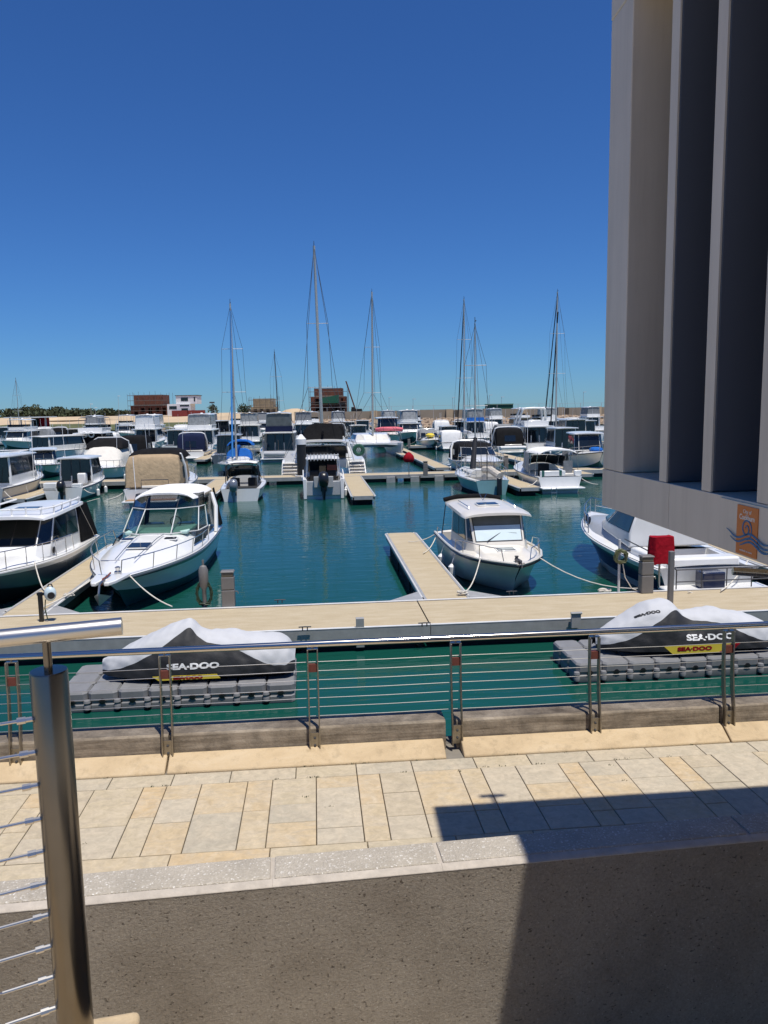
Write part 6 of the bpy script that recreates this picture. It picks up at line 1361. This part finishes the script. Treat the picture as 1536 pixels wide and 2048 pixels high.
# houses under construction
def scaffold(root, w, d, h, step=2.2):
    mb = MB()
    nx = int(w/step)+2
    for i in range(nx):
        x = -w/2-.6+i*(w+1.2)/(nx-1); mb = MB(); mb.tube([(x, -d/2-.9, 0), (x, -d/2-.9, h+rr.uniform(.2, 1.4))], .05, n=4); mb.build('scaffold_pole', 'scaffold', root, smooth=False)
    z = 1.9
    while z < h+.5:
        mb = MB(); mb.tube([(-w/2-.6, -d/2-.9, z), (w/2+.6, -d/2-.9, z)], .05, n=4); mb.build('scaffold_rail', 'scaffold', root, smooth=False)
        mb = MB(); mb.box((0, -d/2-.75, z-.1), (w+1.0, .5, .06)); mb.build('scaffold_deck', 'scaffold', root, smooth=False); z += 1.9
    for sg in (1, -1):
        for y in (-d/4, d/4): mb = MB(); mb.tube([(sg*(w/2+.7), y, 0), (sg*(w/2+.7), y, h+.8)], .05, n=4); mb.build('scaffold_pole', 'scaffold', root, smooth=False)
def building_site(lab, px, py, dist, w, d, h, m, floors=2, nb=4, sc=True):
    q = atd(px, py, dist); root = thing('unfinished_house', lab, 'house', (q.x, q.y, min(q.z, 4.4)), 0)
    fh = h/floors
    for f in range(floors):
        ww = w*(1 if f < floors-1 else .8)
        mb = MB(); mb.box((0, .3, f*fh+.13), (ww, d, .26)); mb.build('floor_slab', 'breakwater', root, smooth=False)
        k = nb
        for i in range(k):
            a = -ww/2+ww*i/k; mb = MB(); mb.box((a+ww/k*.22, -d/2+.5, f*fh+.26+(fh-.26)/2), (ww/k*.44, .3, fh-.27)); mb.build('wall_pier', m, root, smooth=False)
            mb = MB(); mb.box((a+ww/k*.72, -d/2+.5, f*fh+.26+(fh-.26)*.86), (ww/k*.54, .28, (fh-.26)*.27)); mb.build('lintel', m, root, smooth=False)
            if i % 2: mb = MB(); mb.box((a+ww/k*.72, -d/2+.52, f*fh+.26+(fh-.26)*.15), (ww/k*.54, .26, (fh-.26)*.3)); mb.build('spandrel', m, root, smooth=False)
        mb = MB(); mb.box((0, d/2-.2, f*fh+.26+(fh-.27)/2), (ww, .3, fh-.27)); mb.build('back_wall', m, root, smooth=False)
        for sg in (1, -1): mb = MB(); mb.box((sg*(ww/2-.15), 0, f*fh+.26+(fh-.27)/2), (.3, d-1.3, fh-.27)); mb.build('side_wall', m, root, smooth=False)
    if sc: scaffold(root, w, d, h)
    return root
building_site('unfinished red brick house wrapped in scaffolding beside white house', 305, 828, 300, 13.5, 10, 7.8, 'brick_red', 2, 5)
building_site('unfinished tan block house in scaffolding on the sand', 530, 830, 300, 9.5, 8, 6.2, 'brick_tan', 2, 4)
bt = building_site('tall unfinished red brick building in scaffolding behind the breakwater', 659, 823, 290, 12.8, 10, 8.8, 'brick_red', 3, 4)
mb = MB(); mb.quadpanel([(-3, -6.3, 3.4), (4, -6.3, 3.4), (4, -6.3, 6.4), (-3, -6.3, 5.2)], 0, 1, 0, 1, 0, .05); mb.build('green_netting', 'green_shed', bt, smooth=False)
q = atd(372, 826, 292); wh = thing('white_house', 'white two storey modern house with dark windows above red containers', 'house', (q.x, q.y, 4.3))
mb = MB(); mb.box((-1.6, 0, 2.1), (8.4, 8, 4.2)); mb.build('lower_block', 'house_white', wh, smooth=False)
mb = MB(); mb.box((1.2, .3, 5.7), (7.8, 7, 3.0)); mb.build('upper_block', 'house_white', wh, smooth=False)
mb = MB(); mb.box((1.2, .3, 7.3), (8.3, 7.5, .2)); mb.build('roof', 'blackmatte', wh, smooth=False)
for x, z, w, h in ((-3.4, 2.9, 2.2, 1.1), (.5, 5.9, 2.6, 1.3), (.6, 3.6, 3.4, .5), (.6, 1.8, 2.4, 1.6), (4.2, 5.9, .5, 1.6), (-4.8, 2.9, .5, 1.1)):
    mb = MB(); mb.box((x, -4.02 if z < 4.4 else -3.22, z), (w, .12, h)); mb.build('window', 'glass_dark', wh, smooth=False)
for px, lab in ((362, 'rust red shipping container below the white house, left one'), (393, 'rust red shipping container below the white house, right one')):
    q = atd(px, 830, 285); c = thing('shipping_container', lab, 'container', (q.x, q.y, 3.5), 0)
    mb = MB(); mb.box((0, 0, 1.3), (6.0, 2.4, 2.6)); mb.build('body', 'container', c, smooth=False)
    mb = MB()
    for i in range(19): mb.box((-2.8+i*.31, -1.22, 1.3), (.14, .06, 2.3))
    mb.build('corrugation', 'container', c, smooth=False)
q = atd(62, 846, 215); sh_ = thing('shade_shelter', 'long white flat roofed shelter with red box near the lawn', 'shelter', (q.x, q.y, 1.6))
mb = MB(); mb.box((0, 0, 3.1), (12.5, 5, .28)); mb.build('roof', 'white_paint', sh_, smooth=False)
for x in (-5, -2, 1, 4.8): mb = MB(); mb.box((x, -1.5, 1.45), (.25, .25, 3.0)); mb.build('post', 'lamp_pole', sh_, smooth=False)
mb = MB(); mb.box((3.4, .6, 1.5), (2.0, 2, 2.9)); mb.build('red_booth', 'canvas_red', sh_, smooth=False)
mb = MB(); mb.box((1.5, .5, 1.5), (1.6, 2, 2.8)); mb.build('dark_booth', 'blackmatte', sh_, smooth=False)
# crane
q = atd(711, 818, 290); cr = thing('mobile_crane', 'dark red telescopic crane boom leaning beside the brick building', 'crane', (q.x, q.y, 4.6))
mb = MB(); mb.loft([[(a-.25, -.25, b), (a+.25, -.25, b), (a+.25, .25, b), (a-.25, .25, b)] for a, b in ((0, .6), (-3.3, 11.2))]); mb.build('boom', 'brick_red', cr, smooth=False)
mb = MB(); mb.box((.4, 0, .5), (4.0, 2.2, 1.0)); mb.box((-.9, 0, 1.3), (1.2, 2.0, .9)); mb.build('cab', 'blackmatte', cr, smooth=False)
# heaps of sand
for px, w, h, lab in ((470, 22, 1.6, 'low pale sand heap behind the blue jib mast'), (590, 12, 2.6, 'golden sand heap left of the tall brick building'), (150, 60, 1.0, 'long pale sand bank right of the shelter')):
    q = atd(px, 836, 262); mb = MB(); K = 16
    mb.loft([[(q.x+w/2*f*math.cos(a)*(1+.1*math.sin(3*a+w)), q.y+5*f*math.sin(a), 3.4+h*z) for a in [2*math.pi*k/K for k in range(K)]] for f, z in ((1, 0), (.8, .45), (.5, .85), (.15, 1.0))])
    tag(mb.build('sand_heap', 'sand'), lab, 'sand heap')
# trees and bushes on the skyline
def tree(px, py, dist, w, h, lab, trunk=True, n=260):
    q = atd(px, py, dist); root = thing('tree', lab, 'tree', (q.x, q.y, 4.3)); r_ = random.Random(int(px*7+py))
    mb = MB(); mb.tube([(0, 0, 0), (.1*w, 0, h*.35), (.05*w, 0, h*.7)], .035*h+.08, n=6, r2=.05)
    for i in range(4): a = r_.uniform(0, 6.28); mb.tube([(.08*w, 0, h*.35), (w*.25*math.cos(a), w*.2*math.sin(a), h*.7)], .02*h+.04, n=4, r2=.03)
    mb.build('trunk', 'bark', root)
    mb = MB(); cl = [(r_.uniform(-.38, .38)*w, r_.uniform(-.3, .3)*w, h*r_.uniform(.15, .82), r_.uniform(.16, .28)*w) for _ in range(12)]
    for i in range(n):
        c = r_.choice(cl); v = Vector((r_.gauss(0, 1), r_.gauss(0, 1), r_.gauss(0, .8))).normalized()*c[3]*r_.uniform(.6, 1.05); p0 = Vector(c[:3])+v; p0.z = max(.1, min(h, p0.z)); s_ = .075*w
        d1 = Vector((r_.uniform(-1, 1), r_.uniform(-1, 1), r_.uniform(-1, 1)))*s_; d2 = Vector((r_.uniform(-1, 1), r_.uniform(-1, 1), r_.uniform(-1, 1)))*s_
        mb.add([p0-d1, p0+d2, p0+d1, p0-d2], [(0, 1, 2, 3)])
    mb.build('crown', 'leaf', root, smooth=False, fix=False)
tree(54, 831, 330, 9.5, 5.2, 'broad round grey green tree beyond the shelter', n=420)
for i, (px, w, h) in enumerate(((12, 7, 3.0), (28, 8, 3.2), (85, 7, 3.0), (100, 8, 2.6), (118, 5, 4.0), (135, 8, 2.4), (152, 5, 3.2), (168, 5, 3.0), (185, 7, 2.0), (205, 6, 2.8), (225, 9, 1.8), (425, 3.5, 4.5), (488, 3.5, 4.0), (496, 3, 3.2))):
    tree(px, 831, 420, w*1.9, h*1.3, 'dark green bushy tree on the skyline beyond the sand' if px < 400 else ('lone dark tree between the containers and blue jib mast' if px < 450 else 'small dark tree on the sand left of tan block house'), n=260)
for o in [x for x in bpy.data.objects if x.name.startswith('tree') and x.parent is None]:
    if 'skyline' in o['label']: o['group'] = 'bushy trees on the far skyline'
    elif 'tan block' in o['label']: o['group'] = 'small trees beside the tan block house'
# light poles
for i, (px, py) in enumerate(((778, 795), (826, 798), (905, 795), (979, 790), (1003, 794), (1100, 798), (1167, 784), (181, 808), (236, 792), (190, 815))):
    d = 236 if px > 400 else 300; a = atd(px, py, d); g = thing('light_pole', 'thin pale light pole with small flat head on the horizon', 'light pole', (a.x, a.y, 4.2), 0, 'light poles on the horizon')
    mb = MB(); mb.tube([(0, 0, 0), (0, 0, a.z-4.2)], .05, n=5); mb.build('pole', 'lamp_pole', g)
    mb = MB(); mb.box((.35, 0, a.z-4.2), (1.0, .3, .12)); mb.build('lamp_head', 'house_white', g, smooth=False)
q = atd(424, 805, 290); g = thing('flood_light', 'dark floodlight mast beside the red containers', 'light pole', (q.x, q.y, 4.2))
mb = MB(); mb.tube([(0, 0, 0), (0, 0, q.z-4.2)], .12, n=5); mb.build('pole', 'wire', g); mb = MB(); mb.box((0, 0, q.z-4.2), (1.8, .6, .5)); mb.build('lamp_head', 'wire', g, smooth=False)
